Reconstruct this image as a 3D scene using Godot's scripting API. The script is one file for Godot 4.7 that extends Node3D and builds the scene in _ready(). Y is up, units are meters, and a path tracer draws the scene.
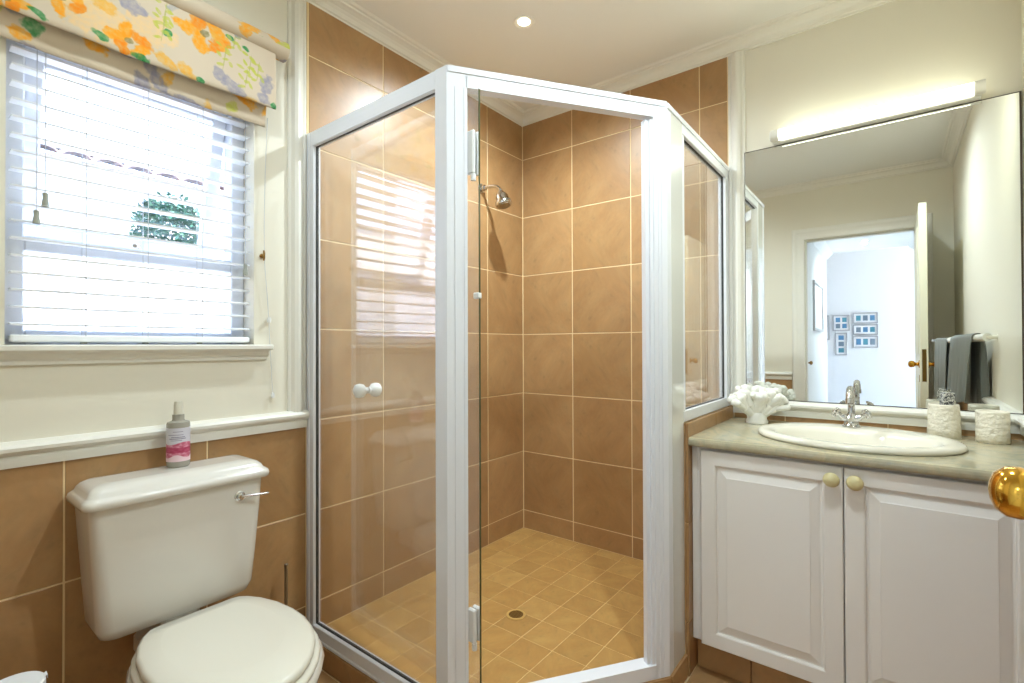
extends Node3D
# A tiled bathroom: corner shower behind white framed glass, toilet under the window, vanity with mirror.
# Axes: the shower's inner corner stands at the origin, x runs along the mirror wall, z along the window wall, y = 0 is the shower floor.

const FL := -0.08          # room floor
const CE := 2.505          # ceiling
const XR := 2.155          # east wall
const ZB := 2.56           # south wall (door)
const CB := 2.446          # underside of the cornice
const TP := 0.355          # pitch of the wall tiles
const P1 := Vector2(0.77, 1.408)     # outer corners of the shower enclosure (x, z)
const P2 := Vector2(1.197, 0.793)
const YT := 1.93

var M := {}
var _t := PackedVector3Array()
var _u := PackedVector2Array()
var _g := PackedInt32Array()
var _box := {}
var _names := {}
var rng := RandomNumberGenerator.new()

# ------------------------------------------------------------------ mesh helpers
func ST() -> SurfaceTool:
	var st := SurfaceTool.new()
	st.begin(Mesh.PRIMITIVE_TRIANGLES)
	return st

func sb() -> void:
	_t.clear(); _u.clear(); _g.clear()

func tri(a: Vector3, b: Vector3, c: Vector3, g := 0, ua := Vector2.ZERO, ub := Vector2.ZERO, uc := Vector2.ZERO) -> void:
	if a.is_equal_approx(b) or b.is_equal_approx(c) or a.is_equal_approx(c):
		return
	_t.append(a); _t.append(b); _t.append(c)
	_u.append(ua); _u.append(ub); _u.append(uc)
	_g.append(g)

func quad(a: Vector3, b: Vector3, c: Vector3, d: Vector3, g := 0) -> void:
	tri(a, b, c, g); tri(a, c, d, g)

# writes the collected closed solid, turned so that its faces look outwards
func se(st: SurfaceTool) -> void:
	var vol := 0.0
	var o := _t[0]
	for i in range(0, _t.size(), 3):
		vol += (_t[i] - o).dot((_t[i + 1] - o).cross(_t[i + 2] - o))
	for k in _g.size():
		st.set_smooth_group(_g[k])
		var i := k * 3
		var ord := [i, i + 2, i + 1] if vol > 0.0 else [i, i + 1, i + 2]
		for j in ord:
			st.set_uv(_u[j])
			st.add_vertex(_t[j])

func done(st: SurfaceTool) -> ArrayMesh:
	st.generate_normals()
	return st.commit()

func box(st: SurfaceTool, lo: Vector3, hi: Vector3, bev := 0.0) -> void:
	sb()
	var c := (lo + hi) * 0.5
	var h := (hi - lo) * 0.5
	var b: float = min(bev, min(h.x, min(h.y, h.z)) * 0.9)
	var p := func(ax: int, s: Vector3) -> Vector3:
		var v := Vector3(s.x * (h.x - b), s.y * (h.y - b), s.z * (h.z - b))
		v[ax] = s[ax] * h[ax]
		return c + v
	var fc := func(pts: Array) -> void:
		var m := Vector3.ZERO
		for q in pts: m += q
		m /= pts.size()
		var n: Vector3 = (pts[1] - pts[0]).cross(pts[2] - pts[0])
		if n.dot(m - c) < 0: pts.reverse()
		for i in range(1, pts.size() - 1): tri(pts[0], pts[i], pts[i + 1], -1)
	for ax in 3:
		var u := (ax + 1) % 3
		var w := (ax + 2) % 3
		for s in [-1.0, 1.0]:
			var pts := []
			for d in [[-1, -1], [1, -1], [1, 1], [-1, 1]]:
				var sg := Vector3.ZERO
				sg[ax] = s; sg[u] = d[0]; sg[w] = d[1]
				pts.append(p.call(ax, sg))
			fc.call(pts)
		if b > 0.0:
			for s1 in [-1.0, 1.0]:
				for s2 in [-1.0, 1.0]:
					var q := []
					for e in [[u, -1.0], [u, 1.0], [w, 1.0], [w, -1.0]]:
						var sg := Vector3.ZERO
						sg[u] = s1; sg[w] = s2; sg[ax] = e[1]
						q.append(p.call(e[0], sg))
					fc.call(q)
	if b > 0.0:
		for sx in [-1.0, 1.0]:
			for sy in [-1.0, 1.0]:
				for sz in [-1.0, 1.0]:
					var sg := Vector3(sx, sy, sz)
					fc.call([p.call(0, sg), p.call(1, sg), p.call(2, sg)])
	se(st)

# rings of equal length joined to a closed solid
func loft(st: SurfaceTool, secs: Array, smooth := true, groups := []) -> void:
	sb()
	var n: int = secs[0].size()
	for i in secs.size() - 1:
		var g: int = groups[i] if groups.size() else (0 if smooth else -1)
		for k in n:
			var k2 := (k + 1) % n
			quad(secs[i][k], secs[i][k2], secs[i + 1][k2], secs[i + 1][k], g)
	for e in [0, secs.size() - 1]:
		var c := Vector3.ZERO
		for v in secs[e]: c += v
		c /= n
		for k in n:
			var k2 := (k + 1) % n
			if e == 0: tri(c, secs[e][k2], secs[e][k], -1)
			else: tri(c, secs[e][k], secs[e][k2], -1)
	se(st)

# prism of a (possibly hollow-shaped) profile between two loops
func prism(st: SurfaceTool, poly: PackedVector2Array, la: PackedVector3Array, lb: PackedVector3Array) -> void:
	sb()
	var n := poly.size()
	for k in n:
		quad(la[k], la[(k + 1) % n], lb[(k + 1) % n], lb[k], -1)
	var ix := Geometry2D.triangulate_polygon(poly)
	for i in range(0, ix.size(), 3):
		tri(la[ix[i]], la[ix[i + 2]], la[ix[i + 1]], -1)
		tri(lb[ix[i]], lb[ix[i + 1]], lb[ix[i + 2]], -1)
	# both caps must look the same way as the sides: check one side edge against a cap edge
	var need := Geometry2D.is_polygon_clockwise(poly)
	var tr := Geometry2D.is_polygon_clockwise(PackedVector2Array([poly[ix[0]], poly[ix[1]], poly[ix[2]]])) if ix.size() else need
	if need != tr:
		var from := n * 6
		for i in range(from, _t.size(), 3):
			var q := _t[i + 1]; _t[i + 1] = _t[i + 2]; _t[i + 2] = q
	se(st)

# profile in (x, z) raised between two heights
func column(st: SurfaceTool, poly: PackedVector2Array, y0: float, y1: float) -> void:
	var a := PackedVector3Array(); var b := PackedVector3Array()
	for p in poly:
		a.append(Vector3(p.x, y0, p.y)); b.append(Vector3(p.x, y1, p.y))
	prism(st, poly, a, b)

# moulding: profile (out, up) swept along a level path; out-vectors carry the mitres
func mould(st: SurfaceTool, prof: PackedVector2Array, path: Array, outs: Array, up := Vector3.UP) -> void:
	for i in path.size() - 1:
		var a := PackedVector3Array(); var b := PackedVector3Array()
		for p in prof:
			a.append(path[i] + outs[i] * p.x + up * p.y)
			b.append(path[i + 1] + outs[i + 1] * p.x + up * p.y)
		prism(st, prof, a, b)

func circle(c: Vector3, x: Vector3, y: Vector3, n := 24) -> PackedVector3Array:
	var o := PackedVector3Array()
	for k in n:
		var t := TAU * k / n
		o.append(c + x * cos(t) + y * sin(t))
	return o

func lathe(st: SurfaceTool, prof: Array, at := Vector3.ZERO, axis := Vector3.UP, n := 24) -> void:
	var x := axis.cross(Vector3(0.31, 0.2, 0.93)).normalized()
	if absf(axis.y) > 0.99: x = Vector3.RIGHT
	var y := axis.cross(x).normalized()
	var secs := []; var groups := []; var g := 0
	for i in prof.size():
		secs.append(circle(at + axis * prof[i].y, x * maxf(prof[i].x, 1e-5), y * maxf(prof[i].x, 1e-5), n))
		if i < prof.size() - 1:
			if i > 0:
				var d0: Vector2 = (prof[i] - prof[i - 1]).normalized()
				var d1: Vector2 = (prof[i + 1] - prof[i]).normalized()
				if d0.dot(d1) < 0.72: g += 1
			groups.append(g)
	loft(st, secs, true, groups)

func tube(st: SurfaceTool, path: Array, r, n := 10) -> void:
	var secs := []
	var x := Vector3.ZERO
	for i in path.size():
		var d: Vector3 = (path[min(i + 1, path.size() - 1)] - path[max(i - 1, 0)]).normalized()
		if i == 0:
			x = d.cross(Vector3.UP if absf(d.y) < 0.9 else Vector3.RIGHT).normalized()
		else:
			x = (x - d * x.dot(d)).normalized()
		var rr: float = r[i] if r is Array else r
		secs.append(circle(path[i], x * rr, d.cross(x).normalized() * rr, n))
	loft(st, secs)

func arc(pts: Array, steps := 6) -> Array:
	var o := []
	for i in pts.size() - 1:
		var a: Vector3 = pts[max(i - 1, 0)]; var b: Vector3 = pts[i]; var c: Vector3 = pts[i + 1]; var d: Vector3 = pts[min(i + 2, pts.size() - 1)]
		for k in steps:
			o.append(b.cubic_interpolate(c, a, d, float(k) / steps))
	o.append(pts[-1])
	return o

# a sheet of cloth with thickness: rows of points; uv optional
func sheet(st: SurfaceTool, rows: Array, thick: float, uvs := []) -> void:
	sb()
	var nr := rows.size(); var nc: int = rows[0].size()
	var back := []
	for i in nr:
		var rw := []
		for j in nc:
			var du: Vector3 = rows[i][min(j + 1, nc - 1)] - rows[i][max(j - 1, 0)]
			var dv: Vector3 = rows[min(i + 1, nr - 1)][j] - rows[max(i - 1, 0)][j]
			rw.append(rows[i][j] - du.cross(dv).normalized() * thick)
		back.append(rw)
	for i in nr - 1:
		for j in nc - 1:
			var a := [i, j]; var b := [i, j + 1]; var c := [i + 1, j + 1]; var d := [i + 1, j]
			for tr in [[a, b, c], [a, c, d]]:
				var w := [Vector2.ZERO, Vector2.ZERO, Vector2.ZERO]
				if uvs.size():
					for k in 3: w[k] = uvs[tr[k][0]][tr[k][1]]
				tri(rows[tr[0][0]][tr[0][1]], rows[tr[1][0]][tr[1][1]], rows[tr[2][0]][tr[2][1]], 1, w[0], w[1], w[2])
				tri(back[tr[0][0]][tr[0][1]], back[tr[2][0]][tr[2][1]], back[tr[1][0]][tr[1][1]], 2, w[0], w[2], w[1])
	for i in nr - 1:
		quad(rows[i][0], rows[i + 1][0], back[i + 1][0], back[i][0], -1)
		quad(rows[i + 1][nc - 1], rows[i][nc - 1], back[i][nc - 1], back[i + 1][nc - 1], -1)
	for j in nc - 1:
		quad(rows[0][j + 1], rows[0][j], back[0][j], back[0][j + 1], -1)
		quad(rows[nr - 1][j], rows[nr - 1][j + 1], back[nr - 1][j + 1], back[nr - 1][j], -1)
	se(st)

# ------------------------------------------------------------------ node helpers
func numbered(s: String) -> String:
	var n: int = _names.get(s, 0)
	_names[s] = n + 1
	return s if n == 0 else "%s_%03d" % [s, n]

func mi(called: String, mesh: Mesh, mat: Material, parent: Node, at := Vector3.ZERO) -> MeshInstance3D:
	var o := MeshInstance3D.new()
	o.mesh = mesh
	o.material_override = mat
	o.position = at
	if parent == self:
		o.name = numbered(called)
		add_child(o)
	else:
		o.name = called
		parent.add_child(o, true)
	return o

func fin(called: String, st: SurfaceTool, mat: Material, parent: Node) -> MeshInstance3D:
	return mi(called, done(st), mat, parent)

func thing(called: String, label: String, category: String, group := "", kind := "") -> Node3D:
	var o := Node3D.new()
	o.name = numbered(called)
	add_child(o)
	tag(o, label, category, group, kind)
	return o

func tag(o: Node, label: String, category: String, group := "", kind := "") -> void:
	o.set_meta("label", label)
	o.set_meta("category", category)
	if group: o.set_meta("group", group)
	if kind: o.set_meta("kind", kind)

# a chamfered box whose mesh is shared by all boxes of its size
func bx(called: String, lo: Vector3, hi: Vector3, mat: Material, parent: Node, bev := 0.002) -> MeshInstance3D:
	var s := hi - lo
	var key := "%.4f %.4f %.4f %.4f" % [s.x, s.y, s.z, bev]
	if not _box.has(key):
		var st := ST()
		box(st, -s * 0.5, s * 0.5, bev)
		_box[key] = done(st)
	return mi(called, _box[key], mat, parent, (lo + hi) * 0.5)

# ------------------------------------------------------------------ materials
func mat(called: String, c: Color, rough := 0.6, metal := 0.0) -> StandardMaterial3D:
	var m := StandardMaterial3D.new()
	m.resource_name = called
	m.albedo_color = c
	m.roughness = rough
	m.metallic = metal
	M[called] = m
	return m

func tex(im: Image) -> ImageTexture:
	return ImageTexture.create_from_image(im)

func noise(freq: float, sd: int, oct := 4, kind := FastNoiseLite.TYPE_SIMPLEX_SMOOTH) -> FastNoiseLite:
	var n := FastNoiseLite.new()
	n.seed = sd
	n.noise_type = kind
	n.frequency = freq
	n.fractal_octaves = oct
	return n

# value of a noise that repeats over s pixels
func rep(n: FastNoiseLite, x: int, y: int, s: int) -> float:
	var a := TAU * x / s; var b := TAU * y / s; var r := s / TAU
	return n.get_noise_3d(r * cos(a) + r * 0.6 * cos(b), r * sin(a) + r * 0.6 * sin(b), r * 0.8 * sin(b + 0.7))

func clay_texture() -> ImageTexture:
	var s := 512
	var im := Image.create(s, s, false, Image.FORMAT_RGB8)
	var n1 := noise(0.008, 3, 5); var n2 := noise(0.05, 8, 3); var n3 := noise(0.022, 15, 4)
	for y in s:
		for x in s:
			var a := rep(n1, x, y, s); var b := rep(n2, x, y, s); var c := rep(n3, x, y, s)
			var v := 0.92 + 0.055 * a + 0.025 * b
			var red := 0.02 * c
			if c < -0.3: v += (c + 0.3) * 0.14
			im.set_pixel(x, y, Color(clampf(v + red, 0, 1), clampf(v - 0.01 + 0.02 * a, 0, 1), clampf(v - 0.03 - red + 0.03 * a, 0, 1)))
	return tex(im)

func marble_texture() -> ImageTexture:
	var s := 512
	var im := Image.create(s, s, false, Image.FORMAT_RGB8)
	var n1 := noise(0.006, 21, 4); var n2 := noise(0.012, 30, 5); var n3 := noise(0.09, 5, 2)
	for y in s:
		for x in s:
			var w := rep(n1, x, y, s)
			var v := absf(rep(n2, x + int(50.0 * w), y, s))
			var vein := clampf(1.0 - v * 5.0, 0.0, 1.0)
			var base: Color = Color(0.785, 0.735, 0.61).lerp(Color(0.72, 0.69, 0.585), clampf(0.5 + w, 0, 1))
			base = base.lerp(Color(0.58, 0.60, 0.55), vein * 0.38)
			var f := 0.02 * rep(n3, x, y, s)
			im.set_pixel(x, y, Color(base.r + f, base.g + f, base.b + f))
	return tex(im)

func blob(im: Image, n: FastNoiseLite, cx: float, cy: float, rx: float, ry: float, turn: float, c: Color, a: float) -> void:
	var s := im.get_width()
	var r := int(maxf(rx, ry) * 1.4)
	for dy in range(-r, r + 1):
		for dx in range(-r, r + 1):
			var u := (dx * cos(turn) + dy * sin(turn)) / rx
			var v := (-dx * sin(turn) + dy * cos(turn)) / ry
			var d := sqrt(u * u + v * v) + 0.42 * n.get_noise_2d(cx + dx * 1.5, cy + dy * 1.5)
			if d < 1.0:
				var x := posmod(int(cx) + dx, s); var y := posmod(int(cy) + dy, s)
				var k := a * clampf((1.0 - d) * 4.0, 0.0, 1.0) * (0.8 + 0.45 * n.get_noise_2d(cx * 3.0 + dx * 2.5, dy * 2.5))
				im.set_pixel(x, y, im.get_pixel(x, y).lerp(c, clampf(k, 0, 1)))

# watercolour flowers, 0.75 m square; (z, y) of the flowers on the blind's front
func floral_texture() -> ImageTexture:
	var s := 768
	var im := Image.create(s, s, false, Image.FORMAT_RGB8)
	im.fill(Color(0.81, 0.745, 0.65))
	var n := noise(0.02, 12, 3)
	var k := s / 0.75
	var P := func(z: float, y: float) -> Vector2: return Vector2((2.29 - z) * k, (2.15 - y) * k)
	var orange := Color(0.95, 0.60, 0.08); var amber := Color(0.90, 0.66, 0.25); var deep := Color(0.80, 0.38, 0.05)
	var green := Color(0.20, 0.52, 0.28); var lime := Color(0.72, 0.74, 0.28); var violet := Color(0.55, 0.54, 0.62); var pale := Color(0.95, 0.76, 0.48)
	var put := func(z: float, y: float, rx: float, ry: float, tn: float, c: Color, a: float) -> void:
		var q: Vector2 = P.call(z, y)
		blob(im, n, q.x, q.y, rx * k, ry * k, tn, c, a)
	put.call(2.06, 2.02, 0.10, 0.07, 0.3, pale, 0.55); put.call(1.93, 2.05, 0.07, 0.05, 0.2, pale, 0.5)
	# orange flower heads: petals round a dark middle
	for f in [[1.985, 1.99, 0.05], [1.786, 2.11, 0.066], [2.13, 2.03, 0.045], [2.235, 1.97, 0.04], [2.10, 2.10, 0.035]]:
		for p in 5:
			var t: float = TAU * p / 5.0 + f[0] * 7.0
			put.call(f[0] + cos(t) * f[2] * 0.75, f[1] + sin(t) * f[2] * 0.55, f[2] * 0.62, f[2] * 0.34, -t, orange if p % 2 == 0 else Color(0.93, 0.52, 0.05), 0.95)
		put.call(f[0], f[1], f[2] * 0.24, f[2] * 0.18, 0.0, Color(0.50, 0.47, 0.30), 0.8)
	for f in [[1.893, 1.972, 0.035, 0.020, 0.5], [1.84, 1.968, 0.035, 0.018, 0.7], [2.04, 2.06, 0.03, 0.022, 0.2], [2.12, 2.08, 0.03, 0.02, 0.4], [1.74, 2.10, 0.035, 0.014, 0.8]]:
		put.call(f[0], f[1], f[2], f[3], f[4], amber, 0.9)
	for f in [[2.05, 1.972, 0.022, 0.012, 0.4], [1.955, 1.955, 0.026, 0.012, 0.2], [1.89, 2.06, 0.012, 0.016, 1.0], [2.175, 1.965, 0.022, 0.01, 0.5], [1.71, 2.135, 0.016, 0.010, 0.4], [1.80, 1.955, 0.016, 0.01, 0.3], [1.567, 1.958, 0.012, 0.014, 0.1], [1.66, 2.12, 0.014, 0.01, 0.3]]:
		put.call(f[0], f[1], f[2], f[3], f[4], green, 0.95)
	# grey violet blooms
	for f in [[1.975, 2.10, 0.04, 0.026, 0.3], [1.70, 1.968, 0.045, 0.026, 0.5], [1.59, 2.02, 0.028, 0.04, 0.2], [1.745, 1.995, 0.03, 0.02, 0.9], [2.0, 2.13, 0.02, 0.014, 0.6], [1.60, 1.97, 0.03, 0.018, 0.4], [2.26, 2.09, 0.03, 0.02, 0.1]]:
		put.call(f[0], f[1], f[2], f[3], f[4], violet, 0.75)
	# yellow green sprigs
	for f in [[1.90, 2.075], [1.726, 2.07], [1.646, 2.075], [1.66, 2.02], [1.62, 2.06], [1.695, 2.14], [1.895, 2.12], [2.21, 2.05]]:
		for p in 7:
			var t := p * 0.95
			put.call(f[0] + 0.018 * cos(t * 2.1), f[1] + 0.028 - 0.011 * p, 0.012, 0.006, 0.7 * sin(t * 3.0) + 0.4, lime, 0.85)
		put.call(f[0], f[1] - 0.005, 0.002, 0.045, 0.15, Color(0.66, 0.66, 0.38), 0.7)
	# the lower half of the cloth: what shows on the folds and the covered pole
	rng.seed = 77
	for i in 64:
		var c: Color = [orange, violet, green, lime, violet, amber, Color(0.62, 0.63, 0.66)][i % 7]
		put.call(rng.randf_range(1.54, 2.29), rng.randf_range(1.41, 1.93), rng.randf_range(0.018, 0.05), rng.randf_range(0.012, 0.026), rng.randf_range(-1.2, 1.2), c, 0.8)
	return tex(im)

func label_texture() -> ImageTexture:
	var im := Image.create(96, 128, false, Image.FORMAT_RGB8)
	im.fill(Color(0.80, 0.79, 0.82))
	var n := noise(0.05, 4, 3)
	for y in 128:
		for x in 96:
			var v := n.get_noise_2d(x, y * 1.4)
			if y > 58 + 5.0 * sin(x * 0.07):
				var c := Color(0.72, 0.32, 0.42).lerp(Color(0.86, 0.62, 0.68), clampf(0.4 + v, 0, 1))
				if y > 74 and y < 94: c = Color(0.66, 0.20, 0.34).lerp(Color(0.75, 0.34, 0.44), clampf(0.4 + v, 0, 1))
				if y > 108 + 6.0 * sin(x * 0.11): c = Color(0.90, 0.78, 0.80)
				im.set_pixel(x, y, c)
	for r in [[20, 26, 40, 2], [30, 34, 34, 3], [24, 40, 44, 3], [28, 47, 30, 2], [34, 14, 26, 2]]:
		for k in range(0, r[2], 3):
			im.fill_rect(Rect2i(r[0] + k, r[1] + (k * 7 % 3) - 1, 2, r[3]), Color(0.35, 0.32, 0.42))
	return tex(im)

func damask_texture() -> ImageTexture:
	var im := Image.create(64, 64, false, Image.FORMAT_RGB8)
	im.fill(Color(0.88, 0.87, 0.82))
	var n := noise(0.16, 9, 2)
	for y in 64:
		for x in 64:
			if rep(n, x, y, 64) > 0.02: im.set_pixel(x, y, Color(0.18, 0.18, 0.19))
	return tex(im)

func triplanar(m: StandardMaterial3D, scale: float, off := Vector3.ZERO) -> void:
	m.uv1_triplanar = true
	m.uv1_world_triplanar = true
	m.uv1_scale = Vector3.ONE * scale
	m.uv1_offset = off

func materials() -> void:
	mat("paint", Color(0.895, 0.87, 0.80), 0.7)
	mat("ceiling_paint", Color(0.92, 0.91, 0.875), 0.8)
	mat("trim", Color(0.90, 0.885, 0.84), 0.35)
	mat("cornice", Color(0.90, 0.88, 0.83), 0.6)
	mat("grout", Color(0.90, 0.80, 0.62), 0.85)
	mat("floor_grout", Color(0.90, 0.78, 0.55), 0.85)
	mat("frame", Color(0.90, 0.905, 0.92), 0.25)
	var gl := mat("gloss_white", Color(0.88, 0.88, 0.86), 0.2)
	gl.clearcoat_enabled = true; gl.clearcoat = 1.0; gl.clearcoat_roughness = 0.03
	mat("seal", Color(0.12, 0.12, 0.11), 0.6)
	var g := mat("glass", Color(0.9, 0.95, 0.93, 0.03), 0.0)
	g.transparency = BaseMaterial3D.TRANSPARENCY_ALPHA
	mat("glass_edge", Color(0.30, 0.31, 0.20), 0.2)
	mat("mirror", Color(0.93, 0.94, 0.93), 0.0, 1.0)
	mat("mirror_edge", Color(0.30, 0.25, 0.18), 0.5)
	mat("chrome", Color(0.80, 0.80, 0.80), 0.12, 1.0)
	mat("satin_steel", Color(0.66, 0.62, 0.55), 0.35, 1.0)
	mat("drain_brass", Color(0.84, 0.70, 0.42), 0.45, 0.35)
	mat("brass", Color(0.83, 0.63, 0.25), 0.14, 1.0)
	mat("old_brass", Color(0.55, 0.42, 0.22), 0.3, 1.0)
	var c := mat("ceramic", Color(0.86, 0.84, 0.80), 0.25)
	c.clearcoat_enabled = true; c.clearcoat = 0.6; c.clearcoat_roughness = 0.06
	var c2 := mat("cream_ceramic", Color(0.89, 0.865, 0.80), 0.25)
	c2.clearcoat_enabled = true; c2.clearcoat = 0.6; c2.clearcoat_roughness = 0.06
	mat("seat_plastic", Color(0.89, 0.87, 0.81), 0.22)
	mat("cabinet", Color(0.92, 0.90, 0.87), 0.42)
	mat("ivory", Color(0.85, 0.80, 0.60), 0.3)
	mat("door_paint", Color(0.88, 0.86, 0.76), 0.4)
	mat("hall_paint", Color(0.96, 0.965, 0.965), 0.7)
	var sl := mat("slat", Color(0.95, 0.955, 0.96), 0.45)
	sl.backlight_enabled = true
	sl.backlight = Color(0.15, 0.15, 0.15)
	mat("cord", Color(0.80, 0.80, 0.80), 0.8)
	mat("tassel", Color(0.62, 0.63, 0.58), 0.6)
	mat("coral", Color(0.91, 0.90, 0.86), 0.75)
	var cu := mat("cup", Color(0.90, 0.87, 0.79), 0.6)
	var nt := NoiseTexture2D.new()
	nt.noise = noise(0.02, 44, 3)
	nt.seamless = true
	nt.width = 256; nt.height = 256
	cu.heightmap_enabled = true
	cu.heightmap_texture = nt
	cu.heightmap_scale = 0.5
	triplanar(cu, 9.0)
	mat("towel", Color(0.53, 0.54, 0.52), 0.95)
	mat("paper", Color(0.94, 0.94, 0.94), 0.9)
	mat("clear_plastic", Color(0.62, 0.60, 0.55), 0.12)
	mat("cap_plastic", Color(0.84, 0.82, 0.75), 0.3)
	mat("white_plastic", Color(0.90, 0.90, 0.89), 0.35)
	mat("plaster_white", Color(0.93, 0.92, 0.91), 0.9)
	mat("garden_plaster", Color(0.74, 0.745, 0.76), 0.9)
	mat("paving", Color(0.88, 0.87, 0.85), 0.9)
	mat("leaf", Color(0.16, 0.34, 0.26), 0.6)
	mat("stem", Color(0.36, 0.28, 0.20), 0.9)
	mat("roof_clay", Color(0.62, 0.54, 0.53), 0.8)
	mat("picture_frame", Color(0.72, 0.72, 0.72), 0.4)
	mat("print_teal", Color(0.34, 0.60, 0.66), 0.6)
	mat("print_blue", Color(0.36, 0.56, 0.70), 0.6)
	mat("print_grey", Color(0.48, 0.55, 0.60), 0.6)
	var clay := clay_texture()
	for k in 5:
		var tints := [Color(0.735, 0.575, 0.39), Color(0.715, 0.555, 0.37), Color(0.75, 0.59, 0.405), Color(0.705, 0.545, 0.365), Color(0.725, 0.56, 0.375)]
		var t := mat("tile_%d" % k, tints[k], 0.38)
		t.albedo_texture = clay
		triplanar(t, 1.7, Vector3(k * 0.37, k * 0.61, k * 0.23))
		var f := mat("floor_tile_%d" % k, Color(tints[k].r * 1.07, tints[k].g * 1.07, tints[k].b * 0.92), 0.45)
		f.albedo_texture = clay
		triplanar(f, 2.6, Vector3(k * 0.51, k * 0.13, k * 0.77))
	var mb := mat("marble", Color(0.98, 0.98, 0.97), 0.08)
	mb.albedo_texture = marble_texture()
	triplanar(mb, 1.6)
	var fl := mat("floral_cloth", Color(1, 1, 1), 0.9)
	fl.albedo_texture = floral_texture()
	fl.backlight_enabled = true
	fl.backlight = Color(0.12, 0.12, 0.12)
	var lb := mat("bottle_label", Color(1, 1, 1), 0.5)
	lb.albedo_texture = label_texture()
	var dm := mat("damask_print", Color(1, 1, 1), 0.6)
	dm.albedo_texture = damask_texture()
	triplanar(dm, 22.0)
	for e in [["tube_glow", Color(0.97, 1.0, 0.92), 5.2], ["bulb_glow", Color(1.0, 0.94, 0.82), 12.0]]:
		var m := mat(e[0], Color(1, 1, 1), 0.5)
		m.emission_enabled = true
		m.emission = e[1]
		m.emission_energy_multiplier = e[2]

func tile_mat(i: int) -> Material:
	return M["tile_%d" % ((i * 7 + i / 3) % 5)]

# ------------------------------------------------------------------ the place
func _ready() -> void:
	rng.seed = 5
	camera_and_light()
	materials()
	shell()
	mouldings()
	window_and_outside()
	shower()
	toilet_corner()
	vanity()
	door_and_passage()
	details()

func camera_and_light() -> void:
	var cam := Camera3D.new()
	cam.name = "camera"
	add_child(cam)
	var yaw := deg_to_rad(37.8317); var pitch := deg_to_rad(0.4722); var roll := deg_to_rad(-0.183)
	var f := Vector3(-sin(yaw) * cos(pitch), sin(pitch), -cos(yaw) * cos(pitch))
	var r := f.cross(Vector3.UP).normalized()
	var u := r.cross(f)
	cam.transform = Transform3D(Basis(r * cos(roll) + u * sin(roll), u * cos(roll) - r * sin(roll), -f), Vector3(1.8011, 1.1076, 2.427))
	cam.fov = rad_to_deg(2.0 * atan(341.5 / 493.56))
	cam.near = 0.02
	cam.far = 200.0
	cam.current = true
	var we := WorldEnvironment.new()
	we.name = "environment"
	var e := Environment.new()
	e.tonemap_mode = Environment.TONE_MAPPER_LINEAR
	e.tonemap_exposure = 1.14
	e.background_mode = Environment.BG_SKY
	var sky := Sky.new()
	var sm := ProceduralSkyMaterial.new()
	sm.sky_top_color = Color(0.62, 0.75, 0.95)
	sm.sky_horizon_color = Color(0.90, 0.94, 1.0)
	sm.ground_horizon_color = Color(0.80, 0.82, 0.84)
	sm.ground_bottom_color = Color(0.55, 0.55, 0.55)
	sm.sky_energy_multiplier = 1.0
	sky.sky_material = sm
	e.sky = sky
	e.background_energy_multiplier = 8.0
	e.sdfgi_enabled = true
	e.ssao_enabled = true
	e.ssil_enabled = true
	we.environment = e
	add_child(we)
	var sun := DirectionalLight3D.new()
	sun.name = "sun"
	sun.light_color = Color(1.0, 0.97, 0.92)
	sun.light_energy = 7.0
	sun.light_angular_distance = 0.6
	sun.sky_mode = DirectionalLight3D.SKY_MODE_LIGHT_ONLY
	sun.shadow_enabled = true
	add_child(sun)
	sun.look_at_from_position(Vector3.ZERO, Vector3(-0.42, -0.89, 0.12), Vector3.UP)

func tiled(parent: Node, us: Array, ys: Array, place: Callable, seed_at := 0) -> void:
	var k := seed_at
	for i in us.size() - 1:
		for j in ys.size() - 1:
			var lo: Array = place.call(us[i] + 0.0023, ys[j] + 0.0023)
			var hi: Array = place.call(us[i + 1] - 0.0023, ys[j + 1] - 0.0023)
			var a := Vector3(minf(lo[0].x, hi[1].x), minf(lo[0].y, hi[1].y), minf(lo[0].z, hi[1].z))
			var b := Vector3(maxf(lo[0].x, hi[1].x), maxf(lo[0].y, hi[1].y), maxf(lo[0].z, hi[1].z))
			bx("tile", a, b, tile_mat(k), parent, 0.0014)
			k += 1

func rows_up() -> Array:
	return [0.0, 0.1102, 0.4652, 0.8202, 1.1752, 1.5302, 1.8852, 2.2402, 2.45]

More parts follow.
